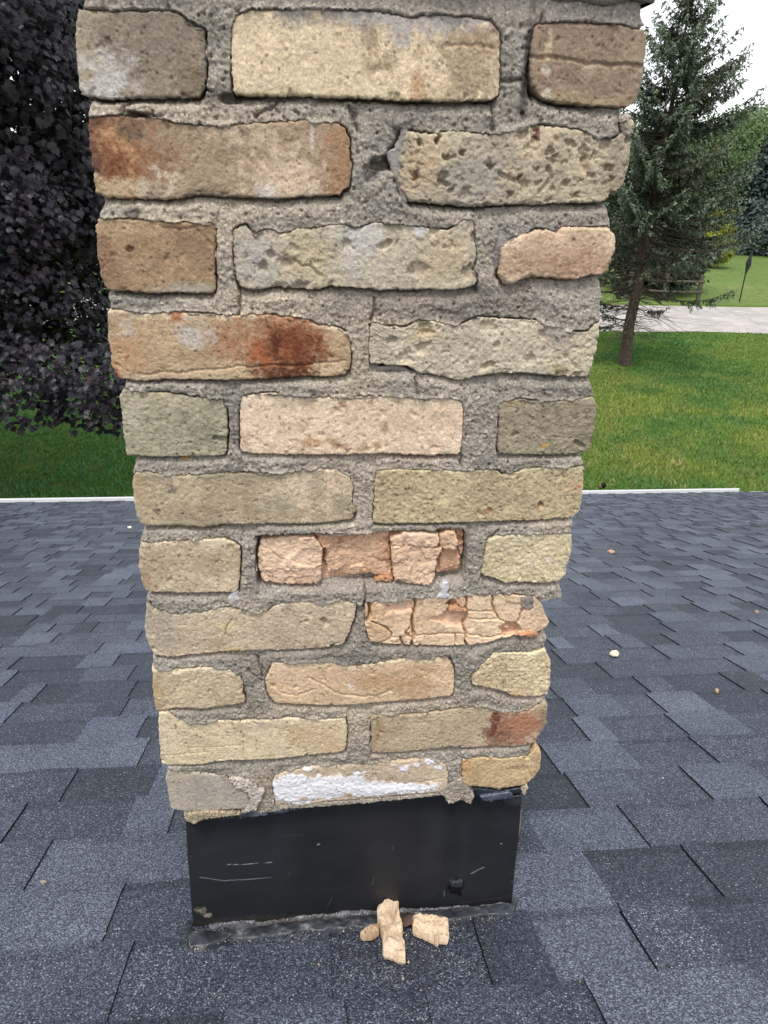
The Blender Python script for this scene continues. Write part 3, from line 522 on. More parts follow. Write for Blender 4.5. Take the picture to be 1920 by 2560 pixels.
brick([(935,1786),(995,1783),(1031,1786),(1103,1777),(1157,1768),(1212,1763),(1248,1776),(1284,1779),(1320,1776),(1358,1750)], [(1371,1765),(1364,1808),(1346,1841)], [(928,1879),(995,1879),(1067,1871),(1121,1866),(1176,1868),(1233,1862),(1284,1864),(1328,1856)], [(926,1794),(929,1844)],
      'long grey-tan brick with a rust red right end', c1=(194,174,140), c2=(176,156,122), back=ST, prot=0.004, rnd=0.006,
      spots=[(940,1840,16,36,(172,146,100),0.7,0.4),(1290,1822,66,52,(172,116,82),0.9,0.25),(1240,1845,30,30,(132,92,70),0.7,0.3),(1236,1800,10,30,(112,58,42),0.85,0.3),(1228,1830,9,9,(108,52,38),0.85,0.3),(1320,1800,34,30,(190,122,82),0.6,0.6),(1360,1800,14,40,(150,128,100),0.7,0.5)], lines=[([(938,1800),(950,1830),(944,1850)],0.003,0.002,None)])
# course 11 (bottom)
brick([(419,1926),(495,1929),(567,1937)], [(590,1962),(618,1978),(630,2005)], [(430,2021),(466,2027),(549,2023),(610,2020),(624,2014)], [(415,1946),(421,1982),(426,2011)],
      'smooth grey brick at the lower left corner', c1=(182,172,154), c2=(168,159,142), back=HD, prot=0.004, rnd=0.005, rough=0.0005, pits=[], spots=[(500,1935,80,8,(200,184,154),0.5,0.6),(440,1990,20,30,(196,180,150),0.4,0.7)])
brick([(690,1935),(723,1924),(784,1913),(856,1909),(922,1906),(995,1899),(1067,1895),(1114,1909)], [(1120,1935),(1118,1965)], [(690,2009),(748,2011),(820,2000),(922,1993),(995,1985),(1067,1980),(1100,1976)], [(681,1953),(686,1982)],
      'long beige brick under peeling white paint', c1=(206,184,154), c2=(190,168,138), back=ST, prot=0.005, rnd=0.004,
      spots=[(735,1972,46,36,WHT,1.0,0.04),(860,1972,170,20,WHT,1.0,0.04),(1000,1966,90,9,WHT,1.0,0.04),(760,1965,88,32,WHT,1.0,0.04),(850,1958,60,24,WHT,1.0,0.04),(930,1972,70,14,WHT,1.0,0.04),(1020,1972,60,8,WHT,0.95,0.05),(1085,1960,14,12,WHT,0.9,0.06),(725,1945,30,16,WHT,1.0,0.05),(890,1929,8,4,WHT,1,0.05),(910,1928,6,3,WHT,1,0.05),(1010,1915,14,8,WHT,0.95,0.06),(1040,1908,8,5,WHT,0.95,0.06),(1080,1900,18,7,WHT,0.95,0.06),(1095,1915,10,6,WHT,0.9,0.06),(985,1908,7,4,WHT,0.9,0.06),(770,1920,12,6,WHT,0.9,0.06),(868,1984,10,12,(206,184,154),1,0.06),(760,1990,8,7,(206,184,154),1,0.06),(1100,1945,24,16,(222,204,158),0.6,0.5)],
      lines=[([(1000,1956),(1080,1948),(1110,1938)],0.0014,0.0014,None),([(1040,1990),(1100,1978)],0.003,0.004,None)])
brick([(1156,1895),(1194,1891),(1248,1893),(1320,1889),(1340,1866)], [(1352,1880),(1350,1918)], [(1157,1962),(1212,1965),(1244,1969),(1306,1960),(1331,1945)], [(1154,1909),(1156,1946)],
      'ochre brick above the black sealant at the lower right', c1=(206,178,128), c2=(190,158,108), back=HD, prot=0.005, rnd=0.006, edge=((224,194,142),0.5,0.004), spots=[(1160,1915,10,16,(206,150,80),0.7,0.5),(1290,1915,30,5,(130,105,80),0.5,0.5)])
# the returning sides of the chimney, brick by brick
def side_brick(x0, x1, y0, y1, z0, z1, c, seed):
    nx, ny, nz = 3, max(6, int((y1-y0)/0.006)), 12
    rs = np.random.RandomState(seed)
    ys = np.linspace(y0, y1, ny); zs = np.linspace(z0, z1, nz); YY, ZZ = np.meshgrid(ys, zs)
    sgn = 1 if x1 > 0 else -1; xo = x1 if sgn > 0 else x0
    e = np.minimum(np.minimum(YY-y0, y1-YY), np.minimum(ZZ-z0, z1-ZZ)); dr = np.clip(0.005-e, 0, 1)*0.7
    X = xo - sgn*(dr+0.0012*fbm(YY, ZZ, 60, seed, 3)); V = np.stack([X, YY, ZZ], -1).reshape(-1, 3)
    I = np.arange(nz*ny).reshape(nz, ny); Q = np.stack([I[:-1, :-1], I[:-1, 1:], I[1:, 1:], I[1:, :-1]], -1).reshape(-1, 4)
    ring = np.concatenate([I[0, :], I[1:, -1], I[-1, -2::-1], I[-2:0:-1, 0]]); k = len(ring)
    rv = V[ring].copy(); rv[:, 0] = xo-sgn*0.09; n0 = len(V); cur = n0+np.arange(k)
    Q = np.concatenate([Q, np.stack([ring, cur, np.roll(cur, -1), np.roll(ring, -1)], -1)])
    C = A(c)*(1+0.15*fbm(YY, ZZ, 30, seed+9, 4))[..., None]; C = C.reshape(-1, 3)
    BR.append(build('brick', np.concatenate([V, rv]), Q, None, np.concatenate([C, C[ring]]), M_BRICK, chim))
rowz = []
for tp, bt in [(25,247),(300,497),(555,730),(785,948),(988,1138),(1176,1312),(1348,1480),(1508,1630),(1660,1770),(1795,1895),(1920,2010)]:
    rowz.append((at(800, tp, 0)[2], at(800, bt, 0)[2]))
cols = [(190,170,135),(172,150,116),(206,186,150),(160,148,122),(200,176,132)]
for k, (zt, zb) in enumerate(rowz):
    for sgn in (-1, 1):
        spans = [(0.217, 0.43)] if k % 2 == 0 else [(0.112, 0.315), (0.327, 0.43)]
        for q, (a, b) in enumerate(spans):
            xo = 0.2165
            side_brick(-xo if sgn < 0 else xo-0.09, -xo+0.09 if sgn < 0 else xo, a, b, zb, zt, cols[(k*3+q+sgn) % 5], 3000+k*7+q+sgn)

# mortar: one sheet over the front that turns the corners and runs back along the sides
ML = [(217,-40),(206,22),(214,120),(222,250),(221,290),(240,380),(261,507),(247,534),(258,640),(272,733),(275,770),(290,860),(314,953),(309,975),(322,1060),(339,1147),(332,1176),(345,1260),(357,1316),(352,1349),(362,1400),(373,1483),(366,1504),(374,1570),(384,1642),(381,1660),(392,1720),(415,1779),(404,1800),(410,1860),(421,1915),(420,1950),(436,2021),(464,2029),(470,2120)]
MR = [(1600,-40),(1597,10),(1600,58),(1585,150),(1552,270),(1546,338),(1545,400),(1512,500),(1524,557),(1515,620),(1503,706),(1501,792),(1488,870),(1474,950),(1483,980),(1472,1060),(1455,1138),(1457,1164),(1446,1230),(1432,1299),(1428,1328),(1416,1400),(1396,1454),(1403,1488),(1340,1500),(1345,1560),(1366,1590),(1362,1608),(1364,1660),(1358,1739),(1356,1762),(1345,1820),(1322,1870),(1330,1890),(1328,1930),(1317,1967),(1302,1990),(1298,2100)]
ml = np.array([at(a, b, 0.004)[[0, 2]] for a, b in ML]); mr = np.array([at(a, b, 0.004)[[0, 2]] for a, b in MR])
ZT, ZB = at(1000, -75, 0)[2], at(900, 2110, 0)[2]
mres = 0.00095
nz = int((ZT-ZB)/mres); nx = int(0.425/mres)
zs = np.linspace(ZT, ZB, nz)
xl = np.interp(-zs, -ml[:, 1], ml[:, 0]); xr = np.interp(-zs, -mr[:, 1], mr[:, 0])
xl = xl+0.0013*fbm(zs*0+1, zs, 120, 5, 4, 0.6); xr = xr+0.0013*fbm(zs*0+4, zs, 120, 9, 4, 0.6)
uu = np.linspace(0, 1, nx)
X = xl[:, None]*(1-uu)+xr[:, None]*uu; Z = np.repeat(zs[:, None], nx, 1)
ins = np.zeros(X.shape, bool); near = np.full(X.shape, 0.05)
for pl in OUTLINES:
    pad = 0.012
    r0, r1 = np.searchsorted(-zs, -(pl[:, 1].max()+pad)), np.searchsorted(-zs, -(pl[:, 1].min()-pad))
    c0 = max(0, int((pl[:, 0].min()-pad-xl.min())/0.425*nx)-12); c1 = min(nx, int((pl[:, 0].max()+pad-xl.min())/0.425*nx)+24)
    sx, sz = X[r0:r1, c0:c1], Z[r0:r1, c0:c1]
    if sx.size == 0: continue
    ins[r0:r1, c0:c1] |= inside(sx, sz, pl)
    near[r0:r1, c0:c1] = np.minimum(near[r0:r1, c0:c1], seg_dist(sx, sz, np.vstack([pl, pl[:1]])[::2] if len(pl) > 200 else np.vstack([pl, pl[:1]])))
up = np.full(X.shape, 0.03); dn = np.full(X.shape, 0.03); acc = np.full(nx, 0.03)
for i in range(nz): acc = np.where(ins[i], 0, np.minimum(acc+mres, 0.03)); up[i] = acc
acc = np.full(nx, 0.03)
for i in range(nz-1, -1, -1): acc = np.where(ins[i], 0, np.minimum(acc+mres, 0.03)); dn[i] = acc
t = up/(up+dn+1e-6)                      # 0 just below a brick, 1 just above the next
rec = -0.0075*(1-sst(0.0, 0.5, t)) + 0.0012
rec = rec + 0.0022*fbm(X, Z, 22, 301, 3) + 0.0011*fbm(X, Z, 110, 303, 4, 0.6) + 0.0010*fbm(X, Z, 380, 305, 3, 0.8)
d, cid, ox, oy, ed = vor(X, Z, 210, 310); rec = rec + 0.0013*sst(0.42, 0.12, d)*(cid < 0.25) - 0.0030*sst(0.36, 0.15, d)*(cid > 0.92)
rec = rec - 0.006*sst(0.0045, 0.001, up)*sst(-0.5, 0.1, fbm(X, Z, 14, 325, 3))
crk = sst(0.0018, 0.0005, near)*sst(0.0, 0.4, fbm(X, Z, 30, 320, 3)+0.35*(t < 0.2)-0.15)
rec = rec - 0.008*crk
toprow = sst(at(800, 45, 0)[2], at(800, 15, 0)[2], Z); rec = rec*(1-toprow*0.8) + toprow*0.003
CR = [[(700,245),(690,262),(640,292)],[(320,250),(310,262),(300,290)],[(872,262),(900,330)],[(1238,260),(1236,335)],[(1246,200),(1300,198)],[(590,690),(600,720),(598,790)],[(935,745),(930,800)],[(1035,945),(1048,1000),(1060,1010)],[(1150,1130),(1155,1170)],[(912,1450),(912,1530)],[(620,1672),(660,1700)],[(930,1800),(928,1880)],[(1245,1325),(1225,1340)],[(490,230),(530,225)],[(1010,500),(1080,492)],[(640,1640),(660,1690)],[(1190,690),(1190,730)]]
wx, wz = X+0.002*fbm(X, Z, 120, 331, 3), Z+0.002*fbm(X, Z, 120, 332, 3)
for c in CR: rec = rec - 0.006*sst(0.0018, 0.0005, seg_dist(wx, wz, to_face(c)))
HO = [((1000,390),0.010,0.016),((930,430),0.008,0.008),((955,410),0.012,0.006),((1000,920),0.018,0.004),((575,245),0.009,0.004),((360,290),0.012,0.003),((640,1990),0.007,0.007),((1290,500),0.02,0.004),((1255,640),0.006,0.02),((1340,160),0.003,0.03)]
for (p, rx, rz) in HO:
    q = at(*p, 0); rec = rec - 0.010*sst(1.2, 0.6, np.sqrt(((X-q[0])/rx)**2+((Z-q[2])/rz)**2)+0.4*fbm(X, Z, 110, 340, 3))
acc = np.full(nx, 0.03); itop = np.full(X.shape, 0.03)
for i in range(nz): acc = np.where(ins[i], acc+mres, 0); itop[i] = acc
wS = np.clip(0.0045*fbm(X, Z*0.4, 55, 347, 4, 0.65)-0.0002, 0, 0.006)
sm = np.where(ins & (itop < wS), 0.0042-0.0028*itop/(wS+1e-5)+0.0005*fbm(X, Z, 300, 348, 3), -1)
rec = np.where(ins, np.minimum(rec, -0.012)-0.006*sst(0, 0.004, near), rec)
rec = np.where(sm > 0, sm, rec)
rec = rec + np.where((~ins) & (dn < 0.004), 0.003*sst(0.004, 0.0, dn)*sst(-0.2, 0.3, fbm(X, Z*0.4, 55, 347, 4, 0.65)), 0)
low = np.array([at(a, b, 0.0)[[0, 2]] for a, b in [(400,2060),(480,2050),(700,2028),(900,2012),(1100,1994),(1200,1984),(1340,1975)]])
lz = np.interp(X, low[:, 0], low[:, 1]); rec = np.where(Z < lz, -0.036, rec)
ec = np.minimum(uu, 1-uu)*0.425; drop = 0.006*(1-np.sqrt(np.clip(1-np.clip(1-ec/0.006, 0, 1)**2, 0, 1)))
Yf = -(rec - drop[None])
mc1, mc2, mc3 = A((173,165,149)), A((141,134,121)), A((184,170,147))
tt = np.clip(0.5+0.6*fbm(X, Z, 24, 350, 4, 0.6), 0, 1)[..., None]; C = mc1*(1-tt)+mc2*tt
t2 = np.clip(fbm(X, Z, 9, 360, 3), 0, 1)[..., None]; C = C*(1-t2)+mc3*t2
for (px, py, rx, ry, sc, st) in [(1130,755,230,40,(112,106,100),0.6),(1318,160,12,85,(40,36,30),0.85),(1345,85,20,12,(40,38,32),0.7),(520,70,60,22,(88,84,70),0.5),(570,240,60,14,(60,58,50),0.6),(340,290,24,7,(40,40,36),0.6),(330,530,20,12,(70,66,60),0.6),(462,1147,7,6,(206,150,30),0.95),(900,1650,260,30,(128,120,106),0.45),(560,1430,30,80,(130,120,104),0.4),(360,745,60,16,(130,124,112),0.5),(1180,1230,10,10,(150,90,70),0.6),(450,1950,60,30,(180,170,150),0.5),(650,1970,40,50,(176,158,128),0.6),(1000,20,500,30,(184,170,150),0.4),(280,20,70,30,(188,178,160),0.5),(1420,700,80,50,(160,150,136),0.4),(960,1520,300,10,(150,140,120),0.3),(700,1755,300,20,(160,148,126),0.4),(950,1890,60,20,(170,156,130),0.5)]:
    q = at(px, py, 0); mpp = np.linalg.norm(q-CAM)*0.98/F_PX
    dd = np.sqrt(((X-q[0])/(rx*mpp))**2+((Z-q[2])/(ry*mpp*1.15))**2)+0.4*fbm(X, Z, 0.5/(min(rx, ry)*mpp), 370+int(px) % 50, 4, 0.6)
    k = (st*sst(1.4, 0.6, dd))[..., None]; C = C*(1-k)+A(sc)*k
nsd = 14
ysd = np.linspace(0.008, 0.425, nsd)
Ls = np.stack([np.repeat(xl[:, None], nsd, 1)+0.001*fbm(zs[:, None]+0*ysd, ysd[None]+0*zs[:, None], 40, 380, 3), np.maximum(ysd[None]+0*zs[:, None], Yf[:, :1]+0.0006*(1+np.arange(nsd))[None]), np.repeat(zs[:, None], nsd, 1)], -1)[:, ::-1]
Rs = np.stack([np.repeat(xr[:, None], nsd, 1)-0.001*fbm(zs[:, None]+0*ysd, ysd[None]+0*zs[:, None], 40, 381, 3), np.maximum(ysd[None]+0*zs[:, None], Yf[:, -1:]+0.0006*(1+np.arange(nsd))[None]), np.repeat(zs[:, None], nsd, 1)], -1)
G = np.concatenate([Ls, np.stack([X, Yf, Z], -1), Rs], 1)
sn = (1+0.25*fbm(ysd[None]+0*zs[:, None], zs[:, None]+0*ysd[None], 40, 385, 4, 0.7))[..., None]
CC = np.concatenate([(mc1*sn)[:, ::-1], C, mc1*sn], 1)
I = np.arange(G.shape[0]*G.shape[1]).reshape(G.shape[:2])
Q = np.stack([I[:-1, :-1], I[1:, :-1], I[1:, 1:], I[:-1, 1:]], -1).reshape(-1, 4)
Q = np.concatenate([Q, np.stack([I[:-1, -1], I[1:, -1], I[1:, 0], I[:-1, 0]], -1)])
build('mortar', G.reshape(-1, 3), Q, None, CC.reshape(-1, 3), M_MORTAR, chim)
MCOL = dict(mat=M_MORTAR, c1=(186,174,154), c2=(160,148,128), outline=False, parent=chim, rough=0.0013, jag=0.0018)
def lump(T, R, B, L, **k):
    q = dict(MCOL); q.update(k); q.setdefault('seed', 1500+int(T[0][0])); q.setdefault('rnd', 0.006); q.setdefault('back', 0.03)
    return patch('mortar_lump', T, R, B, L, **q)
lump([(1550,285),(1570,282)], [(1586,310),(1582,330)], [(1560,342),(1576,340)], [(1548,315)], prot=0.004, back=0.03, rnd=0.008)
lump([(1302,1490),(1320,1486),(1334,1488)], [(1336,1508)], [(1306,1518),(1318,1524),(1328,1522)], [(1300,1505)], prot=0.002, c1=(166,156,146), c2=(136,126,118))
lump([(462,2026),(520,2022),(580,2024),(604,2030)], [], [(466,2050),(486,2056),(510,2044),(560,2036),(600,2033)], [], prot=0.004, c1=(192,176,142), c2=(168,150,118))
lump([(625,1968),(660,1950),(686,1948)], [(682,1985),(686,2008)], [(628,2020),(650,2034),(668,2030),(684,2014)], [(632,1995)], prot=-0.002, c1=(188,172,142), c2=(160,144,116), hollows=[([(635,1985),(660,1980),(652,2004),(636,2010)],0.008,(130,110,84))])
lump([(575,1938),(610,1940),(640,1962)], [(660,1972)], [(590,1962),(622,1972),(636,2012),(606,2024),(640,2016)], [], prot=0.006, back=0.02, c1=(216,208,194), c2=(196,186,168), rnd=0.003)
lump([(690,2012),(800,2004),(900,1996),(1050,1984),(1116,1976)], [], [(700,2022),(800,2014),(900,2006),(1000,1996),(1110,1986)], [], prot=0.002, back=0.03, rnd=0.003)
lump([(1096,1975),(1130,1950),(1156,1940)], [(1170,1965),(1184,1985)], [(1114,1994),(1120,2006),(1140,2000),(1160,1998),(1176,2008),(1182,1990)], [(1108,1985)], prot=0.003, back=0.03, rnd=0.004)
lump([(1304,1966),(1318,1962)], [(1322,1974)], [(1300,1984),(1312,1986)], [], prot=0.0, c1=(206,190,160), c2=(180,164,136), rnd=0.004)

# thin smears and blobs of sealant on the face
def seal(T, R, B, L, mat, c1, c2, parent=chim, **k):
    k.setdefault('prot', 0.003); k.setdefault('back', 0.012); k.setdefault('rnd', 0.004); k.setdefault('rough', 0.0009); k.setdefault('big', 0.001)
    return patch('sealant', T, R, B, L, parent=parent, mat=mat, c1=c1, c2=c2, outline=False, pits=(), seed=2000+int(T[0][0]), grain=0.2, **k)
GC, GC2 = (150,143,134), (122,116,108)
seal([(1008,285),(1028,275)], [(1020,330),(1014,370),(1006,440),(1020,505)], [(1004,500),(1014,512)], [(1004,330),(985,372),(968,380),(976,420)], M_CAULK, GC, GC2, prot=-0.001)
seal([(870,470),(920,446),(960,430)], [(966,438)], [(864,494),(880,500),(920,470),(962,442)], [], M_CAULK, (120,114,106), (96,90,84), prot=-0.003)
seal([(1238,575),(1262,562),(1320,560),(1362,544)], [(1350,560),(1300,590)], [(1198,690),(1215,695),(1240,680),(1248,640),(1262,606)], [(1228,600),(1210,655)], M_CAULK, (146,140,132), (110,104,98), prot=-0.001, big=0.002)
seal([(938,920),(960,915),(1000,916),(1030,928)], [(1036,940)], [(944,932),(975,928),(1010,934),(1034,944)], [], M_CAULK, (150,142,132), (120,112,104), prot=-0.003)
seal([(1216,520),(1260,516),(1300,520)], [], [(1218,534),(1260,532),(1296,526)], [], M_CAULK, (138,132,124), (110,104,98), prot=-0.005)
PC = (206,203,206)
seal([(582,1480),(594,1476)], [(600,1492),(612,1502)], [(570,1512),(584,1520),(606,1510)], [(572,1494)], M_CAULK, PC, (186,182,184), prot=0.001, rnd=0.002)
seal([(612,1506),(622,1502)], [(634,1516)], [(616,1522),(630,1526)], [], M_CAULK, PC, (186,182,184), prot=0.001, rnd=0.002)
seal([(1108,1456),(1118,1452)], [(1122,1470),(1116,1480),(1126,1490)], [(1090,1492),(1108,1494),(1126,1493)], [(1100,1466),(1104,1478)], M_CAULK, PC, (188,184,186), prot=0.002, rnd=0.002)

# cap slab above the top course, only its lower lip in view
zc = at(1500, 7, 0.0)[2]
cp = MB()
nxp = 120
xs = np.linspace(-0.224, 0.2135, nxp)
prof = [(0.46, zc+0.004), (0.01, zc+0.003), (-0.006, zc), (-0.010, zc+0.004), (-0.011, zc+0.055), (-0.004, zc+0.065), (0.46, zc+0.07)]
V = np.array([[x, y+0.0006*(np.sin(x*90)+np.sin(x*213)), z+0.0018*np.sin(x*61+1)+0.001*np.sin(x*170)] for y, z in prof for x in xs])
I = np.arange(len(V)).reshape(len(prof), nxp)
cp.add(V, np.concatenate([np.stack([I[:-1, :-1], I[:-1, 1:], I[1:, 1:], I[1:, :-1]], -1).reshape(-1, 4), np.stack([I[-1, :-1], I[-1, 1:], I[0, 1:], I[0, :-1]], -1)]), c=(*A((150,142,128)), 1))
for e_ in (0, nxp-1): cp.add(V[I[:, e_]], T=[(0, i, i+1) for i in range(1, len(prof)-1)], c=(*A((150,142,128)), 1))
cp.build('chimney_cap', M_STONE, chim)

# black metal flashing round the foot
FY = 0.018
SC = (140,146,156)
fl = patch('flashing', [(463,2032),(700,2015),(900,2000),(1100,1980),(1308,1958)], [(1300,2060),(1288,2180),(1281,2250)], [(484,2332),(700,2310),(900,2298),(1100,2280),(1278,2262)], [(466,2100),(476,2240)], chim, M_METAL,
           (40,42,47), (34,37,41), Y=FY, prot=0.0, back=0.40, res=0.0012, rnd=0.003, rough=0.0001, jag=0.0002, seed=71, big=0.0012, outline=False, grain=0.0, mot=(9, 1.0),
           spots=[(700,2100,30,110,(44,47,52),0.5,0.8),(1080,2110,20,120,(46,49,54),0.5,0.8),(1165,2090,10,110,(45,48,54),0.4,0.8),(760,2110,18,110,(30,33,36),0.4,0.8),(500,2275,12,9,(120,116,100),0.8,0.2),(519,2288,8,5,(150,144,128),0.9,0.1),(497,2278,5,4,(150,140,110),0.9,0.1),(640,2300,170,9,(62,58,52),0.6,0.5),(1138,2212,16,16,(14,15,17),0.9,0.25)],
           lines=[([(570,2161),(600,2161),(680,2157)],0.0006,0.0,SC),([(500,2192),(560,2200),(610,2199),(680,2194)],0.0008,0.0,(120,126,136)),([(1178,2186),(1195,2176),(1210,2169)],0.0008,0.0,(150,154,160)),([(795,2113),(798,2111)],0.0012,0,(170,172,176)),([(1252,2111),(1254,2110)],0.001,0,(170,172,176)),([(930,2215),(936,2190)],0.0006,0,(80,82,86)),([(820,2264),(830,2244)],0.0006,0,(80,82,86)),([(985,2110),(984,2125)],0.0005,0,(70,74,80)),([(1110,2240),(1110,2225)],0.0006,0,(100,100,104)),([(725,2200),(722,2180)],0.0005,0,(64,66,70)),([(1150,2255),(1275,2240)],0.0008,0,(70,62,54)),([(540,2103),(760,2085)],0.0005,0,(52,54,58))])
BK, BK2 = (44,50,60), (24,27,32)
seal([(600,2024),(640,2026),(690,2020),(740,2012)], [(760,2008)], [(604,2034),(640,2036),(700,2026),(750,2016)], [], M_TAR, (88,96,112), (50,56,66), fl, Y=0.004, prot=0.004, rnd=0.003)
seal([(595,2028),(602,2026),(612,2028)], [], [(600,2040),(602,2046),(604,2040)], [], M_TAR, (84,92,108), (60,66,76), fl, Y=0.01, prot=0.004, rnd=0.003)
seal([(470,2050),(560,2038),(640,2034),(720,2024)], [], [(480,2062),(540,2050),(640,2042),(716,2030)], [], M_TAR, BK, BK2, fl, Y=0.012, prot=0.004)
seal([(1180,1966),(1210,1968),(1250,1974),(1300,1964)], [(1305,1972)], [(1186,1984),(1205,1990),(1250,1986),(1300,1978)], [], M_TAR, BK, BK2, fl, Y=0.004, prot=0.004, rnd=0.005)
seal([(1196,1984),(1230,1980),(1270,1974)], [(1282,1982)], [(1204,1994),(1225,1999),(1252,1994),(1276,1986)], [], M_TAR, (86,95,110), (58,65,76), fl, Y=0.002, prot=0.005, rnd=0.005)
seal([(1246,1990),(1275,1984),(1302,1980)], [(1303,1998)], [(1262,2006),(1285,2010),(1300,2004)], [], M_TAR, (54,58,66), (26,28,32), fl, Y=0.008, prot=0.005, rnd=0.006)
seal([(1124,2202),(1140,2200),(1156,2198)], [(1154,2212)], [(1126,2212),(1140,2214),(1152,2214)], [], M_TAR, (60,66,74), (22,24,28), fl, Y=FY, prot=0.003, rnd=0.003)
seal([(1124,2212),(1140,2212),(1155,2212)], [(1152,2226),(1154,2236)], [(1126,2228),(1140,2232),(1150,2234)], [], M_TAR, (18,19,22), (12,13,15), fl, Y=FY, prot=0.002, rnd=0.002)
# worn bead of old sealant along the bottom edge
bead = patch('sealant', [(486,2318),(600,2302),(760,2286),(900,2276),(1080,2268),(1278,2252)], [(1282,2268)], [(486,2342),(560,2344),(700,2322),(830,2318),(940,2304),(1080,2290),(1280,2274)], [(482,2330)], fl, M_CAULK, (104,106,112), (58,56,54), Y=0.0175, prot=0.006, back=0.02, res=0.001, rnd=0.0125, rough=0.0016, jag=0.002, seed=88, outline=False, grain=1.5, mot=(60, 1.4),
             spots=[(540,2326,50,7,(130,138,150),0.7,0.4),(640,2318,70,8,(96,90,82),0.6,0.5),(860,2300,70,7,(120,130,142),0.6,0.5),(1150,2276,70,8,(136,138,146),0.75,0.4),(1230,2266,40,7,(128,126,128),0.7,0.4),(560,2328,50,8,(84,92,102),0.7,0.4),(760,2296,50,5,(96,86,74),0.7,0.4),(720,2314,40,6,(90,98,110),0.6,0.4),(1020,2284,50,6,(104,76,60),0.5,0.5)], facets=(60, 0.0012, 0.001))

# ------------------------------------------------------------------ the house: shingled roof, gutter, wall
house = empty('house', (0, 0, -1.5), 'house under a dark blue-grey shingle roof edged by a white gutter', 'house')
EAVE = on_roof(960, 1243)[1]
GX = on_roof(1832, 1229)[0]
S_END = EAVE/CS
EXPO = 0.1275
def RP(x, s, n):                          # roof coordinates -> world; s runs down the slope
    n = n-0.0125; return np.stack([x+0*s, s*CS+n*SS, -s*SS+n*CS], -1)
rs = np.random.RandomState(12)
mb = MB()
s_ref = on_roof(300, 2213)[1]/CS           # a butt edge seen left of the chimney
k_end = int((S_END-s_ref)/EXPO)
s0 = S_END-0.003
TONE = [((104,111,126),0.02),((112,118,132),0.015),((80,85,98),0.10),((86,91,104),0.16),((70,75,88),0.12),((60,64,76),0.05),((72,76,90),0.22),((90,96,110),0.08),((52,55,64),0.03)]
KR = 0.66
def shin(c): return lin(c)*KR
butts = [s_ref+EXPO*i for i in range(-14, k_end+1)]
for ki, sb in enumerate(butts):
    x = -6.4+rs.rand()*0.2; hi = rs.rand() < 0.5
    while x < 6.8:
        w = rs.uniform(0.05, 0.14) if hi else rs.uniform(0.07, 0.19)
        if rs.rand() < 0.12: w *= 1.5
        tone, sp = TONE[rs.randint(len(TONE))]
        if hi and rs.rand() < 0.5: tone, sp = TONE[rs.randint(0, 2)] if rs.rand() < 0.6 else TONE[2]
        if not hi and rs.rand() < 0.45: tone, sp = TONE[rs.choice([4, 5, 6, 8])]
        c = shin(tone); c = (c*0.66+shin((82,90,103))*0.34)*1.05*rs.uniform(0.92, 1.08)
        lift = 0.0036 if hi else 0.0
        st = sb-EXPO-0.012
        m = 5 if sb < 2.6 else 1
        tp = rs.uniform(-0.004, 0.004, 2) if hi else np.zeros(2)
        bs = 0.0 if hi else 0.0
        ss = np.array([st, sb-EXPO*0.16, sb-EXPO*0.12, sb-0.0]) + 0
        nn = np.array([0.0, 0.0036, 0.0038, 0.0042])+lift
        curl = rs.uniform(0, 0.0012)
        nn[3] += curl
        xa, xb = x, x+w+(0.0 if hi else 0.0)
        rows = []
        us = np.linspace(0, 1, m+1)
        for j in range(4):
            l_ = xa+tp[0]*(j/3); r_ = xb+tp[1]*(j/3)
            xx = l_*(1-us)+r_*us; sv = np.full(m+1, ss[j])
            if m > 1:
                if j == 3: sv = sv+rs.normal(0, 0.0008, m+1)
                nnv = np.full(m+1, nn[j])+rs.normal(0, 0.0002, m+1)
            else: nnv = np.full(m+1, nn[j])
            rows.append(RP(xx, sv, nnv))
        base = RP(rows[3][:, 0]*0+np.linspace(xa+tp[0], xb+tp[1], m+1), np.full(m+1, sb), np.full(m+1, -0.002))
        V = np.concatenate(rows+[base])
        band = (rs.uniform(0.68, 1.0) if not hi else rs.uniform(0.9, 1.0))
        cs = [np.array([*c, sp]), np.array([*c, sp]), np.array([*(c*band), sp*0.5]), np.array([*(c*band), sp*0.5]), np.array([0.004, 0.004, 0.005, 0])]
        C = np.concatenate([np.tile(q, (m+1, 1)) for q in cs])
        Q = []
        for j in range(4):
            for i in range(m):
                a = j*(m+1)+i; Q.append((a, a+m+1, a+m+2, a+1))
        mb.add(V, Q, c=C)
        if hi:                            # the two cut sides of a raised tab: dark asphalt core
            for e in (0, m):
                tpv = np.array([rows[j][e] for j in range(4)])
                bt = tpv - np.array([0, SS, CS])*0.0046
                Vs = np.concatenate([tpv, bt]); o_ = [(0, 1, 5, 4), (1, 2, 6, 5), (2, 3, 7, 6)]
                mb.add(Vs, o_ if e else [q[::-1] for q in o_], c=(0.004, 0.004, 0.005, 0))
        x += w; hi = not hi
sa = butts[0]-EXPO
mb.add(np.concatenate([RP(np.array([-6.4, 7.0]), np.array([sa-0.6]*2), np.array([-0.003]*2)), RP(np.array([7.0, -6.4]), np.array([butts[-1]+0.05]*2), np.array([-0.003]*2))]), [(0, 3, 2, 1)], c=(*shin((60,64,74)), 0.05))
mb.build('roof', M_SHINGLE, house, smooth=False)
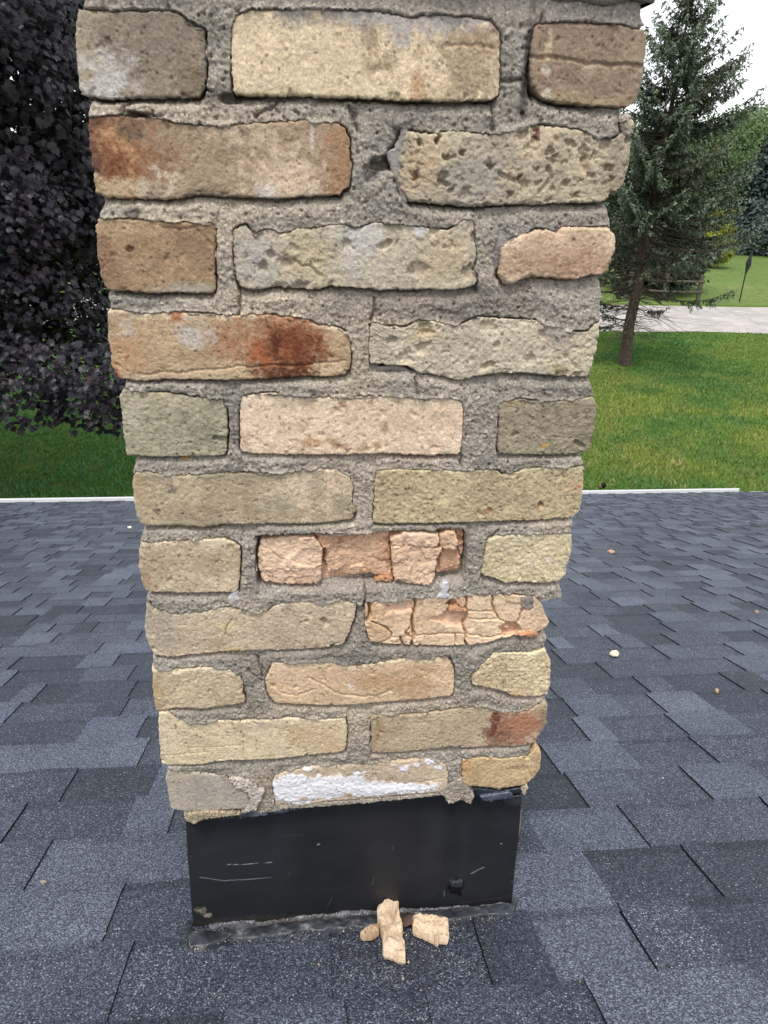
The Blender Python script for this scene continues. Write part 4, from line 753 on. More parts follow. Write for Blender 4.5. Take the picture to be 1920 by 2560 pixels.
# gutter: white trough hung under the last course
ye, ze = butts[-1]*CS, -butts[-1]*SS
g = MB(); wc = (0.8, 0.8, 0.8, 1)
gx0, gx1 = -6.5, GX+0.05
pf = [(0.015, -0.02), (0.015, -0.13), (0.06, -0.13), (0.068, -0.07), (0.07, 0.004), (0.062, 0.006), (0.058, -0.004), (0.060, -0.06), (0.055, -0.122), (0.02, -0.122), (0.02, -0.02)]
V = np.array([[x, ye+a, ze+b] for x in (gx0, gx1) for a, b in pf]); n_ = len(pf)
g.add(V, [(i, (i+1) % n_, n_+(i+1) % n_, n_+i) for i in range(n_)], c=wc)
g.build('gutter', M_WHITE, house, smooth=False)
w = MB(); w.box((-6.3, ye-0.5, ze-2.75), (7.0, ye-0.35, ze-0.02), c=(0.55, 0.53, 0.48, 1)); w.box((-6.3, ye-0.35, ze-0.14), (7.0, ye+0.012, ze-0.012), c=(0.75, 0.75, 0.74, 1))
w.build('wall', M_WALL, house, smooth=False)
# tar skirt on the shingles round the flashing's foot (belongs to the chimney flashing)
def skirt(pts_in, pts_out, cin, cout, seed, h=0.006):
    a = np.array([on_roof(p[0], p[1], 0.010) for p in pts_in]); b = np.array([on_roof(p[0], p[1], 0.006) for p in pts_out])
    nu, nv = 260, 26; t = np.linspace(0, 1, nu)
    def rsm(P):
        s = np.concatenate(([0], np.cumsum(np.linalg.norm(np.diff(P, axis=0), axis=1)))); s /= s[-1]
        return np.stack([np.interp(t, s, P[:, i]) for i in range(3)], -1)
    Aa, Bb = rsm(a), rsm(b); v = np.linspace(0, 1, nv)[:, None, None]
    P = Aa[None]*(1-v)+Bb[None]*v
    vv = np.linspace(0, 1, nv)[:, None]+0*t[None]
    edge = sst(0, 0.1, t)*sst(1, 0.9, t)
    P = P + np.array([0, -CS, SS])*(0.004*fbm(t*6, t*0, 3, seed+9, 3, 0.5)[None]*vv)[..., None]
    hh = (h*(1-vv)**0.6*edge[None] + 0.0011*fbm(P[..., 0], P[..., 1], 90, seed, 4) - 0.004*sst(0.75, 1.0, vv))
    P = P + np.array([0, SS, CS])*hh[..., None]
    tt = np.clip(vv+0.3*fbm(P[..., 0], P[..., 1], 40, seed+4, 4), 0, 1)[..., None]
    C = lin(cin)*(1-tt)+lin(cout)*tt
    I = np.arange(nu*nv).reshape(nv, nu)
    o = build('tar', P.reshape(-1, 3), np.stack([I[:-1, :-1], I[1:, :-1], I[1:, 1:], I[:-1, 1:]], -1).reshape(-1, 4), None, C.reshape(-1, 3), M_TAR, fl)
    return o
skirt([(478,2300),(484,2338),(560,2338),(700,2318),(900,2300),(1080,2286),(1280,2266),(1284,2240)], [(464,2305),(466,2382),(560,2360),(720,2340),(900,2322),(1080,2306),(1288,2290),(1296,2245)], (22,25,30), (40,44,52), 5)

# ------------------------------------------------------------------ loose pieces of brick on the roof
RN = np.array([0, SS, CS])
def chip(name, pts, thick, label, c1, c2, seed, group, lift=0.006, tilt=0.0):
    """Irregular flake traced on the roof, with broken sides and a rough top."""
    P = np.array([on_roof(a, b, lift) for a, b in pts]); cen = P.mean(0)
    e1 = np.array([1.0, 0, 0]); e2 = np.array([0, CS, -SS])
    q = np.stack([(P-cen)@e1, (P-cen)@e2], -1)
    n = 90; s = poly_len(np.vstack([q, q[:1]])); tt = np.linspace(0, s[-1], n, endpoint=False)
    cl = np.vstack([q, q[:1]]); rim = np.stack([np.interp(tt, s, cl[:, 0]), np.interp(tt, s, cl[:, 1])], -1)
    rad = np.hypot(*rim.T).mean()
    rim = rim*(1+0.05*fbm(np.cos(tt/s[-1]*6.28)*3, np.sin(tt/s[-1]*6.28)*3, 2.5, seed, 3))[:, None]
    rings = [(0.93, 0.0), (1.0, 0.3), (0.99, 0.8), (0.96, 0.99), (0.86, 1.02), (0.66, 1.04), (0.42, 1.05), (0.2, 1.05)]
    V = []; C = []
    for f, hgt in rings:
        xy = rim*f; nz_ = fbm(xy[:, 0]/rad, xy[:, 1]/rad, 2.2, seed+2, 4, 0.6)
        d, cid, ox, oy, ed = vor(xy[:, 0]/rad+9, xy[:, 1]/rad+3, 2.3, seed+5)
        hh = thick*(hgt*(1+0.25*nz_*(hgt > 0.9)+(0.5*(cid-0.5)+0.25*(ox*np.sin(cid*40)+oy*np.cos(cid*57)))*(hgt > 1.0))) + tilt*xy[:, 0]*(hgt > 0.2)
        V.append(cen+xy[:, :1]*e1+xy[:, 1:]*e2+np.maximum(hh, -0.001)[:, None]*RN)
        k = np.clip(0.5+0.6*nz_, 0, 1)[:, None]; C.append(A(c1)*(1-k)+A(c2)*k)
    V.append((cen+RN*thick*1.08)[None]); C.append(A(c1)[None])
    V.append((cen)[None]); C.append(A(c2)[None])
    Q = []
    for r in range(len(rings)-1):
        for i in range(n): Q.append((r*n+i, r*n+(i+1) % n, (r+1)*n+(i+1) % n, (r+1)*n+i))
    L_ = len(rings); T = [((L_-1)*n+i, (L_-1)*n+(i+1) % n, L_*n) for i in range(n)] + [((i+1) % n, i, L_*n+1) for i in range(n)]
    o = build(name, np.concatenate(V)-cen, Q, T, np.concatenate(C), M_RAW, None, smooth=False); o.location = cen
    return tag(o, label, 'brick fragment', group)
GR = 'loose brick fragments lying on the shingles'
SC1, SC2 = (236,210,174), (220,190,150)
chip('brick_fragment', [(942,2290),(968,2272),(996,2262),(998,2300),(1002,2325),(1008,2345),(1004,2360),(1012,2385),(1014,2418),(1005,2419),(985,2410),(956,2398),(958,2372),(952,2340),(944,2318)], 0.016, 'long upright cream brick fragment, largest of those at the foot of the flashing', SC1, SC2, 11, GR, lift=0.008)
chip('brick_fragment', [(1032,2310),(1050,2309),(1085,2314),(1120,2318),(1122,2345),(1120,2364),(1098,2362),(1094,2371),(1080,2360),(1052,2348),(1031,2340)], 0.013, 'wedge-shaped cream brick fragment right of the largest one by the flashing', SC1, SC2, 17, GR, lift=0.008)
chip('brick_fragment', [(900,2348),(912,2334),(928,2327),(946,2328),(948,2342),(930,2352),(908,2354)], 0.009, 'small rounded tan brick fragment left of the largest one by the flashing', (206,178,138), (184,154,114), 23, GR, lift=0.008)
chip('brick_fragment', [(1524,1638),(1530,1631),(1541,1630),(1548,1636),(1545,1642),(1532,1642)], 0.006, 'round pale cream pebble-like chip on the shingles right of the chimney', (236,222,192), (220,204,170), 29, GR)
chip('brick_fragment', [(1518,1379),(1528,1377),(1537,1382),(1526,1385)], 0.008, 'flat pinkish chip on the shingles, high right of the chimney', (216,170,138), (196,146,112), 31, GR)
chip('brick_fragment', [(1787,1729),(1793,1727),(1797,1731),(1792,1734)], 0.006, 'tiny orange-cream chip beside a dark shingle slot far right', (226,186,140), (210,160,112), 37, GR)
chip('brick_fragment', [(318,1319),(327,1317),(329,1321),(321,1322)], 0.008, 'tiny white chip on the far shingles left of the chimney', (236,224,206), (220,206,186), 41, GR)
chip('brick_fragment', [(1886,1530),(1894,1528),(1897,1533),(1890,1535)], 0.005, 'tiny grey-tan twig-like chip by a slot at the right edge', (170,150,126), (150,130,106), 43, GR)
chip('brick_fragment', [(101,2208),(108,2205),(116,2208),(108,2211)], 0.003, 'thin tan flake on a shingle edge at the lower left', (190,172,146), (170,150,124), 47, GR)
# sandy grit and crumbs washed down to the foot of the flashing
rg = np.random.RandomState(99); gm = MB()
for i in range(420):
    if i < 300: tq = rg.rand(); px = 470+tq*800; py = 2340-tq*70+abs(rg.normal(0, 16))+6
    elif i < 370: px, py = 990+rg.normal(0, 60), 2350+rg.normal(0, 40)
    else: px, py = rg.uniform(200, 1700), rg.uniform(1900, 2540)
    p = on_roof(px, py, 0.0085 if i < 300 else 0.0075); sz = rg.uniform(0.0006, 0.0016)*(1.3 if i >= 300 else 1)
    v = rot_ = rg.normal(size=(4, 3)); v = v/np.linalg.norm(v, axis=1)[:, None]*sz
    gm.add(p+v, T=[(0, 1, 2), (0, 2, 3), (0, 3, 1), (1, 3, 2)], c=(*A([(214,188,150), (190,170,140), (170,150,120)][rg.randint(3)]), 1))
tag(gm.build('grit', M_RAW, None, smooth=False), 'sandy brick grit scattered along the foot of the flashing', 'grit', kind='stuff')
# brown dead leaf caught at the flashing's foot
def leaf_flake(pts, label, c, name='dead_leaf', cat='dead leaf', lift=0.012):
    P = np.array([on_roof(a, b, lift) for a, b in pts]); cen = P.mean(0); n = len(P)
    V = np.concatenate([P-cen+RN*0.004*np.sin(np.arange(n)*1.7)[:, None], (P-cen)*0.96-RN*0.0015+RN*0.004*np.sin(np.arange(n)*1.7)[:, None], [RN*0.006, RN*0.0045]])
    T = [(i, (i+1) % n, 2*n) for i in range(n)]+[(n+(i+1) % n, n+i, 2*n+1) for i in range(n)]; Q = [(i, n+i, n+(i+1) % n, (i+1) % n) for i in range(n)]
    o = build(name, V, Q, T, np.tile(A(c), (len(V), 1)), M_WOOD, None); o.location = cen
    return tag(o, label, cat)
leaf_flake([(1000,2290),(1020,2288),(1050,2292),(1068,2296),(1058,2306),(1036,2312),(1012,2312),(998,2304)], 'curled brown dead leaf between two brick fragments against the flashing', (104,82,70))
leaf_flake([(1297,2020),(1303,2030),(1302,2060),(1299,2090),(1294,2080),(1293,2050)], 'grey-brown dry leaf stuck beside the right edge of the flashing', (120,110,96))

# ------------------------------------------------------------------ ground, road, hill
ZG = ze-2.62
R0 = on_z(1700, 831, ZG)[1]; R1 = on_z(1700, 766, ZG)[1]
crest = 92.0
zcr = at(1850, 582, crest)[2]
def ground_z(x, y):
    t = sst(R1+1.0, crest, y)
    dip = -0.25*np.exp(-((y-(R1+3.5))/1.8)**2)
    return ZG + (zcr-ZG)*t**0.8 + dip*(y > R1) + 0.0*x - 5.0*sst(crest, 260, y)
def sheet(name, xs, ys, mat, dz=0.0, kind='structure'):
    Xg, Yg = np.meshgrid(xs, ys); V = np.stack([Xg, Yg, ground_z(Xg, Yg)+dz], -1).reshape(-1, 3)
    I = np.arange(len(V)).reshape(len(ys), len(xs)); Q = np.stack([I[:-1, :-1], I[:-1, 1:], I[1:, 1:], I[1:, :-1]], -1).reshape(-1, 4)
    return tag(build(name, V, Q, None, None, mat), kind=kind)
sheet('lawn', np.linspace(-400, 400, 60), np.concatenate([np.linspace(-60, R1+1.0, 30)]), M_LAWN)
sheet('hill', np.linspace(-400, 400, 90), np.concatenate([np.linspace(R1+1.0, crest+10, 60), np.linspace(crest+14, 900, 30)]), M_HILL)
xs = np.linspace(-300, 300, 200)
rv = []
for x_ in xs:
    rv += [(x_, R0+0.15*math.sin(x_*0.9)+0.06*math.sin(x_*3.1), ZG+0.02), (x_, (R0+R1)/2, ZG+0.07), (x_, R1+0.12*math.sin(x_*0.7+2), ZG+0.02)]
I = np.arange(len(rv)).reshape(len(xs), 3)
tag(build('road', rv, np.concatenate([np.stack([I[:-1, j], I[1:, j], I[1:, j+1], I[:-1, j+1]], -1) for j in (0, 1)]), None, None, M_ROAD, smooth=True), kind='structure')
ck = MB(); rr = np.random.RandomState(77)
for a, b in [((1815,772),(1905,812)),((1660,792),(1830,806)),((1600,800),(1690,788))]:
    p0, p1 = on_z(*a, ZG+0.07), on_z(*b, ZG+0.07); tq = np.linspace(0, 1, 24)
    pts = p0+(p1-p0)*tq[:, None]; pts[:, 0] += rr.normal(0, 0.05, 24); pts[:, 1] += rr.normal(0, 0.05, 24); pts[:, 2] = ZG+0.026+0.045*(1-np.abs(pts[:, 1]-(R0+R1)/2)/((R1-R0)/2))
    ck.tube(pts, 0.009, 4, c=(*lin((150,142,134)), 1))
tag(ck.build('road_crack', M_STONE), kind='structure')

# grass blades over the lawn in front of the house
def grass(n, ymin, ymax, seed):
    r = np.random.RandomState(seed)
    out = []
    for (a0, a1, share) in ((-34, -6, 0.32), (10, 42, 0.6), (-6, 10, 0.08)):
        k = int(n*share); ang = np.radians(r.uniform(a0, a1, k)); y = (r.rand(k)**1.35)*(ymax-ymin)+ymin
        out.append(np.stack([CAM[0]+np.tan(ang)*(y-CAM[1]), y], -1))
    p = np.concatenate(out); k = len(p); x, y = p.T
    h = r.uniform(0.035, 0.095, k)*(1+0.3*fbm(x, y, 0.5, 3, 3)); wdt = r.uniform(0.008, 0.016, k)*(1+(y-ymin)/20)
    ang = r.rand(k)*6.28; lean = r.normal(0, 0.45, (k, 2))
    z = ground_z(x, y); dx, dy = np.cos(ang)*wdt, np.sin(ang)*wdt
    V = np.stack([np.stack([x-dx, y-dy, z], -1), np.stack([x+dx, y+dy, z], -1), np.stack([x+lean[:, 0]*h, y+lean[:, 1]*h, z+h], -1)], 1)
    big = fbm(x, y, 0.16, 41, 4, 0.6); mid = fbm(x, y, 0.9, 43, 3)
    g1, g2, g3, g4 = np.array((0.055, 0.115, 0.018)), np.array((0.125, 0.150, 0.024)), np.array((0.19, 0.145, 0.06)), np.array((0.026, 0.08, 0.018))
    t = np.clip(0.5+0.8*big+0.5*mid+r.normal(0, 0.22, k), 0, 1)[:, None]; c = g1*(1-t)+g2*t
    near = sst(22, 14, y)
    t = (r.rand(k) < 0.07+0.38*np.clip(big+0.4*mid, 0, 1)*near)[:, None]*0.8; c = c*(1-t)+g3*t
    t = (np.clip(-0.1-big-0.5*mid, 0, 1))[:, None]; c = c*(1-t)+g4*t
    # the maple's shade on the left lawn, put into the blades as dark green
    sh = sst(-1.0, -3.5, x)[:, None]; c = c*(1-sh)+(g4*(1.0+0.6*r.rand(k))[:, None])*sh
    far = sst(17, 26, y)[:, None]; c = c*(2.1-0.3*far)*np.array([1.12, 0.98, 1.4])*(1-far*np.array([0.30, 0.06, 0.1]))*r.uniform(0.75, 1.3, k)[:, None]
    cc = np.repeat(c[:, None], 3, 1); cc[:, 2] *= 1.15
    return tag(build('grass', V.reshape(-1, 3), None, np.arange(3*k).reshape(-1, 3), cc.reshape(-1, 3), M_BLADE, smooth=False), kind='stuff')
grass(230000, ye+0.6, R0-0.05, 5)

# ------------------------------------------------------------------ trees
def leaf_mesh(name, P, Nrm, size, colr, mat, parent, shape, rs, roll=None):
    """Many small leaves of one outline: P positions, Nrm facing, size and colour per leaf."""
    k = len(P); Nrm = Nrm/(np.linalg.norm(Nrm, axis=1)[:, None]+1e-9)
    dn = np.tile(np.array([0, 0, -1.0]), (k, 1)) + rs.normal(0, 0.45 if roll is None else roll, (k, 3))
    t = dn - Nrm*np.sum(dn*Nrm, 1)[:, None]; t /= np.linalg.norm(t, axis=1)[:, None]+1e-9
    b = np.cross(Nrm, t); sh = np.asarray(shape); m = len(sh)
    V = P[:, None] + (b[:, None]*sh[None, :, 0:1] + t[:, None]*sh[None, :, 1:2] + Nrm[:, None]*sh[None, :, 2:3])*size[:, None, None]
    base = (np.arange(k)*m)[:, None, None]
    T = np.array([(0, i, i+1) for i in range(1, m-1)]+[(0, m-1, 1)])[None]+base if m > 4 else np.array([(0, 1, 2), (0, 2, 3)][:m-2])[None]+base
    return build(name, V.reshape(-1, 3), None, T.reshape(-1, 3), np.repeat(colr[:, None], m, 1).reshape(-1, 3), mat, parent, smooth=False)
MAPLE = [(0, 0.35, 0)] + [(a, b, -0.12*abs(a)-0.08*b*b) for a, b in [(0, 0), (0.26, -0.04), (0.30, 0.16), (0.56, 0.18), (0.42, 0.36), (0.50, 0.54), (0.28, 0.56), (0.17, 0.70), (0, 1.0), (-0.17, 0.70), (-0.28, 0.56), (-0.50, 0.54), (-0.42, 0.36), (-0.56, 0.18), (-0.30, 0.16), (-0.26, -0.04)]]
def rot_norm(v): return v/(np.linalg.norm(v, axis=-1, keepdims=True)+1e-9)

mp = at(60, 900, 13.5); MX, MY = mp[0]-1.5, 13.0
maple = empty('maple_tree', (MX, MY, ZG), 'dark purple-leaved maple hanging low over the lawn left of the chimney', 'tree')
r = np.random.RandomState(3)
tb = MB(); barkc = (*lin((84,74,66)), 1)
tb.tube([(MX, MY, ZG), (MX+0.03, MY, ZG+1), (MX, MY+0.05, ZG+2.2), (MX+0.1, MY, ZG+4.5), (MX, MY, ZG+8)], [0.24, 0.2, 0.18, 0.13, 0.05], 10, c=barkc)
cz0, rx_, rz_ = ZG+6.4, 4.9, 5.6
cl = []
while len(cl) < 900:
    v = rot_norm(r.normal(size=3)); f = r.uniform(0.55, 1.0)**0.6
    p = np.array([MX+v[0]*rx_*f, MY+v[1]*rx_*f, cz0+v[2]*rz_*f])
    lowlim = ZG+2.0+0.45*math.sin(p[0]*2.3+1)+0.3*math.sin(p[0]*5.1)
    if p[2] < lowlim: continue
    cl.append((p, v))
# drooping skirt of low boughs on the side towards the house
for px, py in [(20,950),(50,1000),(100,940),(190,985),(230,1010),(270,1015),(310,1000),(340,1000),(180,940),(60,900),(240,940),(320,940),(380,980),(440,960),(10,900),(30,1010)]:
    q = at(px, py, MY-3.4+r.uniform(-0.4, 0.4)); cl.append((q, np.array([0.1, -0.9, -0.2])))
for i in range(0, len(cl), 9):
    p, v = cl[i]; st_ = np.array([MX, MY, ZG+2.0+0.55*max(0, p[2]-ZG-2.2)])
    mid = (st_+p)/2+np.array([0, 0, 0.35]); tb.tube([st_, mid, p], [0.05, 0.03, 0.008], 5, c=barkc)
tb.build('trunk', M_BARK, maple)
P = []; Nn = []
for (p, v) in cl:
    k = 105; a = r.rand(k)*6.28; rr_ = 0.72*np.sqrt(r.rand(k)); el = rot_norm(np.array([v[0], v[1], 0.12])); side = np.cross(el, [0, 0, 1.0])
    q = p + side*(np.cos(a)*rr_)[:, None] + np.array([0, 0, 1.0])*(np.sin(a)*rr_*0.62)[:, None] + el*(-0.45*rr_**2+r.normal(0, 0.10, k))[:, None]
    P.append(q); Nn.append(el*0.8+np.array([0, 0, 0.75])+r.normal(0, 0.38, (k, 3)))
P = np.concatenate(P); Nn = np.concatenate(Nn); k = len(P)
c = np.array((0.0120, 0.0092, 0.0160))*r.uniform(0.6, 1.5, k)[:, None]; red = (r.rand(k) < 0.14)[:, None]; c = np.where(red, c*np.array((1.7, 1.0, 0.75)), c)
ki = 42000; vi = rot_norm(r.normal(size=(ki, 3))); fi = r.uniform(0.3, 0.93, ki)[:, None]**0.5     # the leaves deep inside
Pi = np.array([MX, MY, cz0])+vi*fi*np.array([rx_, rx_, rz_])*0.93; ok = Pi[:, 2] > ZG+2.5+0.4*np.sin(Pi[:, 0]*2.3); Pi = Pi[ok]; Ni = vi[ok]+r.normal(0, 0.4, (ok.sum(), 3))
P = np.concatenate([P, Pi]); Nn = np.concatenate([Nn, Ni]); c = np.concatenate([c, np.tile(np.array((0.010, 0.008, 0.011)), (len(Pi), 1))]); sz = np.concatenate([r.uniform(0.062, 0.118, k), r.uniform(0.11, 0.17, len(Pi))])
leaf_mesh('crown', P, Nn, sz, c, M_MAPLE, maple, MAPLE, r, roll=0.5)

# spruce: curved trunk, whorls of drooping boughs
SY = on_z(1565, 912, ZG)[1]
sp_path = np.array([at(a, b, SY) for a, b in [(1560,914),(1573,813),(1587,750),(1605,664),(1616,592),(1619,550),(1636,477),(1651,405),(1664,333),(1680,260),(1697,170),(1711,87),(1728,0),(1734,-40)]])
sp_path[0, 2] = ZG-0.05
spruce = empty('spruce_tree', tuple(sp_path[0]), 'tall leaning blue spruce with bare lower twigs right of the chimney', 'tree')
r = np.random.RandomState(21)
zz = sp_path[:, 2]; H = zz[-1]-zz[0]
tb = MB(); tb.tube(sp_path, np.interp(zz, [zz[0], zz[0]+0.4, zz[0]+H*0.4, zz[-1]], [0.23, 0.19, 0.13, 0.012]), 10, c=(*lin((92,80,70)), 1))
cr = dict(P=[], N=[], S=[], C=[])
def tw(pts, r0, r1, c=(*lin((84,74,66)), 1)): tb.tube(pts, np.linspace(r0, r1, len(pts)), 4, c=c)
def bough(base, direc, length, rise, droop, dens, tone):
    n = max(4, int(length/0.18)); t = np.linspace(0, 1, n)
    side = np.cross(direc, [0, 0, 1.0]); side /= np.linalg.norm(side)
    ax = base + direc*(length*t)[:, None] + np.array([0, 0, 1.0])*(length*(rise*t-droop*t*(1-t)*2+0.16*t**3))[:, None]
    tw(ax, 0.012+0.008*length, 0.004)
    start = 0.12 if dens > 0.8 else 0.5
    for sgn in (-1, 1):
        for tq in np.arange(start, 1.0, 0.11/length):
            if r.rand() > dens: continue
            i = min(int(tq*(n-1)), n-2); f = tq*(n-1)-i; p = ax[i]*(1-f)+ax[i+1]*f
            l = (0.18+0.42*(1-tq)*min(1, length/2.2))*r.uniform(0.6, 1.2)
            dv = rot_norm(direc*0.75+side*sgn*0.75+np.array([0, 0, r.uniform(-0.55, 0.05)]))
            m = max(3, int(l/0.034)); s = np.linspace(0.05, 1, m)
            q = p+dv*(l*s)[:, None]+np.array([0, 0, -0.22])*(l*s**2)[:, None]
            for rep in range(2):
                cr['P'].append(q+r.normal(0, 0.015, (m, 3))); cr['N'].append(np.tile(np.array([0, 0, 0.55])-_f*0.35, (m, 1))+r.normal(0, 0.65, (m, 3))); cr['S'].append(r.uniform(0.07, 0.13, m))
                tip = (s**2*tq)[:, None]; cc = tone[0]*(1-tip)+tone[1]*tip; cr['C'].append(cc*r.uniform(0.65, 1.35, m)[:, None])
    m = 14; q = ax[-1]+direc*np.linspace(-0.1, 0.22, m)[:, None]*0.8+np.array([0, 0, 1.0])*np.linspace(-0.05, 0.10, m)[:, None]
    if dens > 0.4:
        cr['P'].append(q+r.normal(0, 0.02, (m, 3))); cr['N'].append(r.normal(0, 1, (m, 3))); cr['S'].append(r.uniform(0.07, 0.12, m)); cr['C'].append(np.tile(tone[1], (m, 1)))
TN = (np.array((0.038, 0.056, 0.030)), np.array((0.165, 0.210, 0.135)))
TD = (np.array((0.060, 0.062, 0.032)), np.array((0.10, 0.125, 0.075)))
hh = 0.24
while hh < 0.995:
    z = zz[0]+H*hh; base = np.array([np.interp(z, zz, sp_path[:, i]) for i in range(3)])
    Lm = np.interp(hh, [0.24, 0.34, 0.5, 0.72, 0.84, 0.93, 1.0], [2.6, 3.0, 2.9, 2.15, 1.2, 0.62, 0.15])
    for b in range(6 if hh > 0.5 else 5):
        a = r.rand()*6.28; L = Lm*r.uniform(0.62, 1.12); dens = r.uniform(0.8, 1.0) if hh > 0.45 else r.uniform(0.3, 0.85)
        bough(base+np.array([0, 0, r.uniform(-0.1, 0.1)]), np.array([math.cos(a), math.sin(a), 0]), L, np.interp(hh, [0.24, 0.5, 0.8, 1], [-0.12, 0.02, 0.32, 0.9]), 0.16, dens, TN if r.rand() < 0.75 else TD)
    hh += np.interp(hh, [0.24, 0.6, 1.0], [0.036, 0.029, 0.021])
# boughs the photo singles out on the sunny right side
for px, py, tx, ty in [(1700,310,1886,276),(1690,260,1846,216),(1698,210,1810,170),(1705,130,1800,98),(1708,100,1799,54),(1640,560,1838,595),(1640,470,1872,412),(1620,520,1500,500),(1625,560,1840,620),(1640,540,1815,560),(1630,575,1800,640),(1640,520,1845,540),(1650,430,1868,440),(1640,500,1850,500),(1660,350,1450,380),(1650,420,1440,470),(1640,480,1450,540),(1625,560,1460,600),(1620,590,1470,640)]:
    p0, p1 = at(px, py, SY), at(tx, ty, SY-0.5); dv = p1-p0; L = np.linalg.norm(dv[:2]); bough(p0, np.array([dv[0]/L, dv[1]/L, 0]), L, dv[2]/L-0.10, 0.10, 1.0, TN)
# dead bare twigs low on the stem
for i in range(170):
    h_ = r.uniform(0.09, 0.42); z = zz[0]+H*h_; base = np.array([np.interp(z, zz, sp_path[:, j]) for j in range(3)]); a = r.rand()*6.28
    L = r.uniform(0.5, 2.6)*(1 if h_ > 0.17 else 0.55); d = np.array([math.cos(a), math.sin(a), 0]); t = np.linspace(0, 1, 6)[:, None]
    pts = base+d*L*t+np.array([0, 0, 1.0])*(r.uniform(-0.25, 0.2)*L*t-0.12*L*t*t)+r.normal(0, 0.025, (6, 3)); pts[0] = base
    tw(pts, 0.013, 0.004, (*lin((96,88,78)), 1))
    for q in range(3):
        j = r.randint(2, 5); e = pts[j]+np.array([d[0]*0.4+r.normal(0, 0.3), d[1]*0.4+r.normal(0, 0.3), r.normal(0, 0.15)]); tw([pts[j], (pts[j]+e)/2, e], 0.006, 0.003, (*lin((96,88,78)), 1))
for px, py, tx, ty in [(1580,790,1480,835),(1590,770,1655,786),(1582,800,1500,790),(1590,745,1680,738),(1590,760,1500,770)]:
    p0, p1 = at(px, py, SY), at(tx, ty, SY-0.3); dv = p1-p0; L = np.linalg.norm(dv[:2]); bough(p0, np.array([dv[0]/L, dv[1]/L, 0]), L, dv[2]/L, 0.05, 0.75, (TN[0], TN[0]*1.3))
tb.build('trunk', M_BARK, spruce)
NEED = [(-0.22, 0, 0), (0.22, 0.05, 0), (0.10, 1.0, 0), (-0.08, 0.9, 0)]
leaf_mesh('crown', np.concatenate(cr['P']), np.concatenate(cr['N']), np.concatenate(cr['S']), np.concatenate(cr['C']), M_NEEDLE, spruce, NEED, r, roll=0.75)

QUAD = [(-0.3, 0, 0), (0.35, 0.12, 0.1), (0.22, 0.9, 0), (-0.28, 0.75, -0.1)]
def broad_tree(name, px, pyb, pyt, Y, wid, c1, c2, label, cat='tree', n=9000, seed=1, leaf=0.34, conic=False, group=None, base_clear=0.12):
    base = at(px, pyb, Y); zg = float(ground_z(np.array(base[0]), np.array(Y))); top = at(px, pyt, Y)[2]; Ht = top-zg
    o = empty(name, (base[0], Y, zg), label, cat, group); r = np.random.RandomState(seed)
    tb = MB(); tb.tube([(base[0], Y, zg-0.1), (base[0]+0.1, Y, zg+Ht*0.4), (base[0], Y, zg+Ht*0.93)], [Ht*0.025, Ht*0.016, 0.03], 7, c=(*lin((90,80,70)), 1))
    for i in range(14):
        h = r.uniform(0.25, 0.85); a = r.rand()*6.28; L = wid*0.8*(1-h*0.6); s0_ = np.array([base[0], Y, zg+Ht*h*0.8])
        tb.tube([s0_, s0_+np.array([math.cos(a)*L*0.5, math.sin(a)*L*0.5, L*0.35]), s0_+np.array([math.cos(a)*L, math.sin(a)*L, L*0.5])], [Ht*0.008, Ht*0.005, 0.01], 5, c=(*lin((90,80,70)), 1))
    tb.build('trunk', M_BARK, o)
    ncl = n//45; P = []; Nn = []; C = []
    for i in range(ncl):
        if conic:
            h = base_clear+(1-base_clear)*r.rand()**1.25; w_ = wid*(1-h)**0.75*(0.75+0.4*r.rand()) + 0.1; a = r.rand()*6.28; f = r.uniform(0.55, 1)
            p = np.array([math.cos(a)*w_*f, math.sin(a)*w_*f, Ht*h]); sz = wid*0.16
        else:
            v = rot_norm(r.normal(size=3)); f = r.uniform(0.5, 1)**0.55; p = np.array([v[0]*wid*f, v[1]*wid*f, Ht*(0.5+base_clear/2)+v[2]*Ht*(0.5-base_clear/2)*f]); sz = wid*0.22
            p = p*(1+0.12*math.sin(v[0]*7+seed)+0.08*math.sin(v[2]*11))
            p[2] = min(max(p[2], Ht*base_clear), Ht)
        k = 45; q = p+r.normal(0, 1, (k, 3))*sz*np.array([0.55, 0.55, 0.42]); P.append(q+np.array([base[0], Y, zg]))
        outw = rot_norm(np.array([p[0], p[1], 0.4*wid])); Nn.append(outw+np.array([0, 0, 0.6])+r.normal(0, 0.55, (k, 3)))
        cc = c1+(c2-c1)*r.rand(); C.append(cc*r.uniform(0.7, 1.35, k)[:, None])
    leaf_mesh('crown', np.concatenate(P), np.concatenate(Nn), leaf*r.uniform(0.6, 1.2, len(P)*45), np.concatenate(C), M_NEEDLE if conic else M_LEAF, o, QUAD, r)
    return o
FYD = R1+3.0
G1, G2 = np.array((0.055, 0.10, 0.028)), np.array((0.11, 0.175, 0.055))
B1, B2 = np.array((0.035, 0.055, 0.045)), np.array((0.075, 0.105, 0.095))
TG = 'trees along the crest beyond the road'
broad_tree('spruce_tree', 1925, 600, 285, 66, 5.2, B1, B2, 'broad dense blue-grey spruce at the right edge beyond the road', n=30000, seed=51, leaf=0.30, conic=True, base_clear=0.03)
broad_tree('deciduous_tree', 1770, 590, 288, 84, 5.2, G1, G2, 'mid green leafy tree behind the leaning spruce', n=20000, seed=52, leaf=0.34, group=TG)
broad_tree('deciduous_tree', 1835, 590, 290, 95, 5.5, G1*1.1, G2*1.15, 'light green rounded tree between the two spruces', n=20000, seed=53, leaf=0.36, group=TG)
broad_tree('deciduous_tree', 1905, 590, 262, 112, 7.0, G1*1.25, G2*1.2, 'tall pale green tree farthest off behind the blue-grey spruce', n=20000, seed=54, leaf=0.42, group=TG)
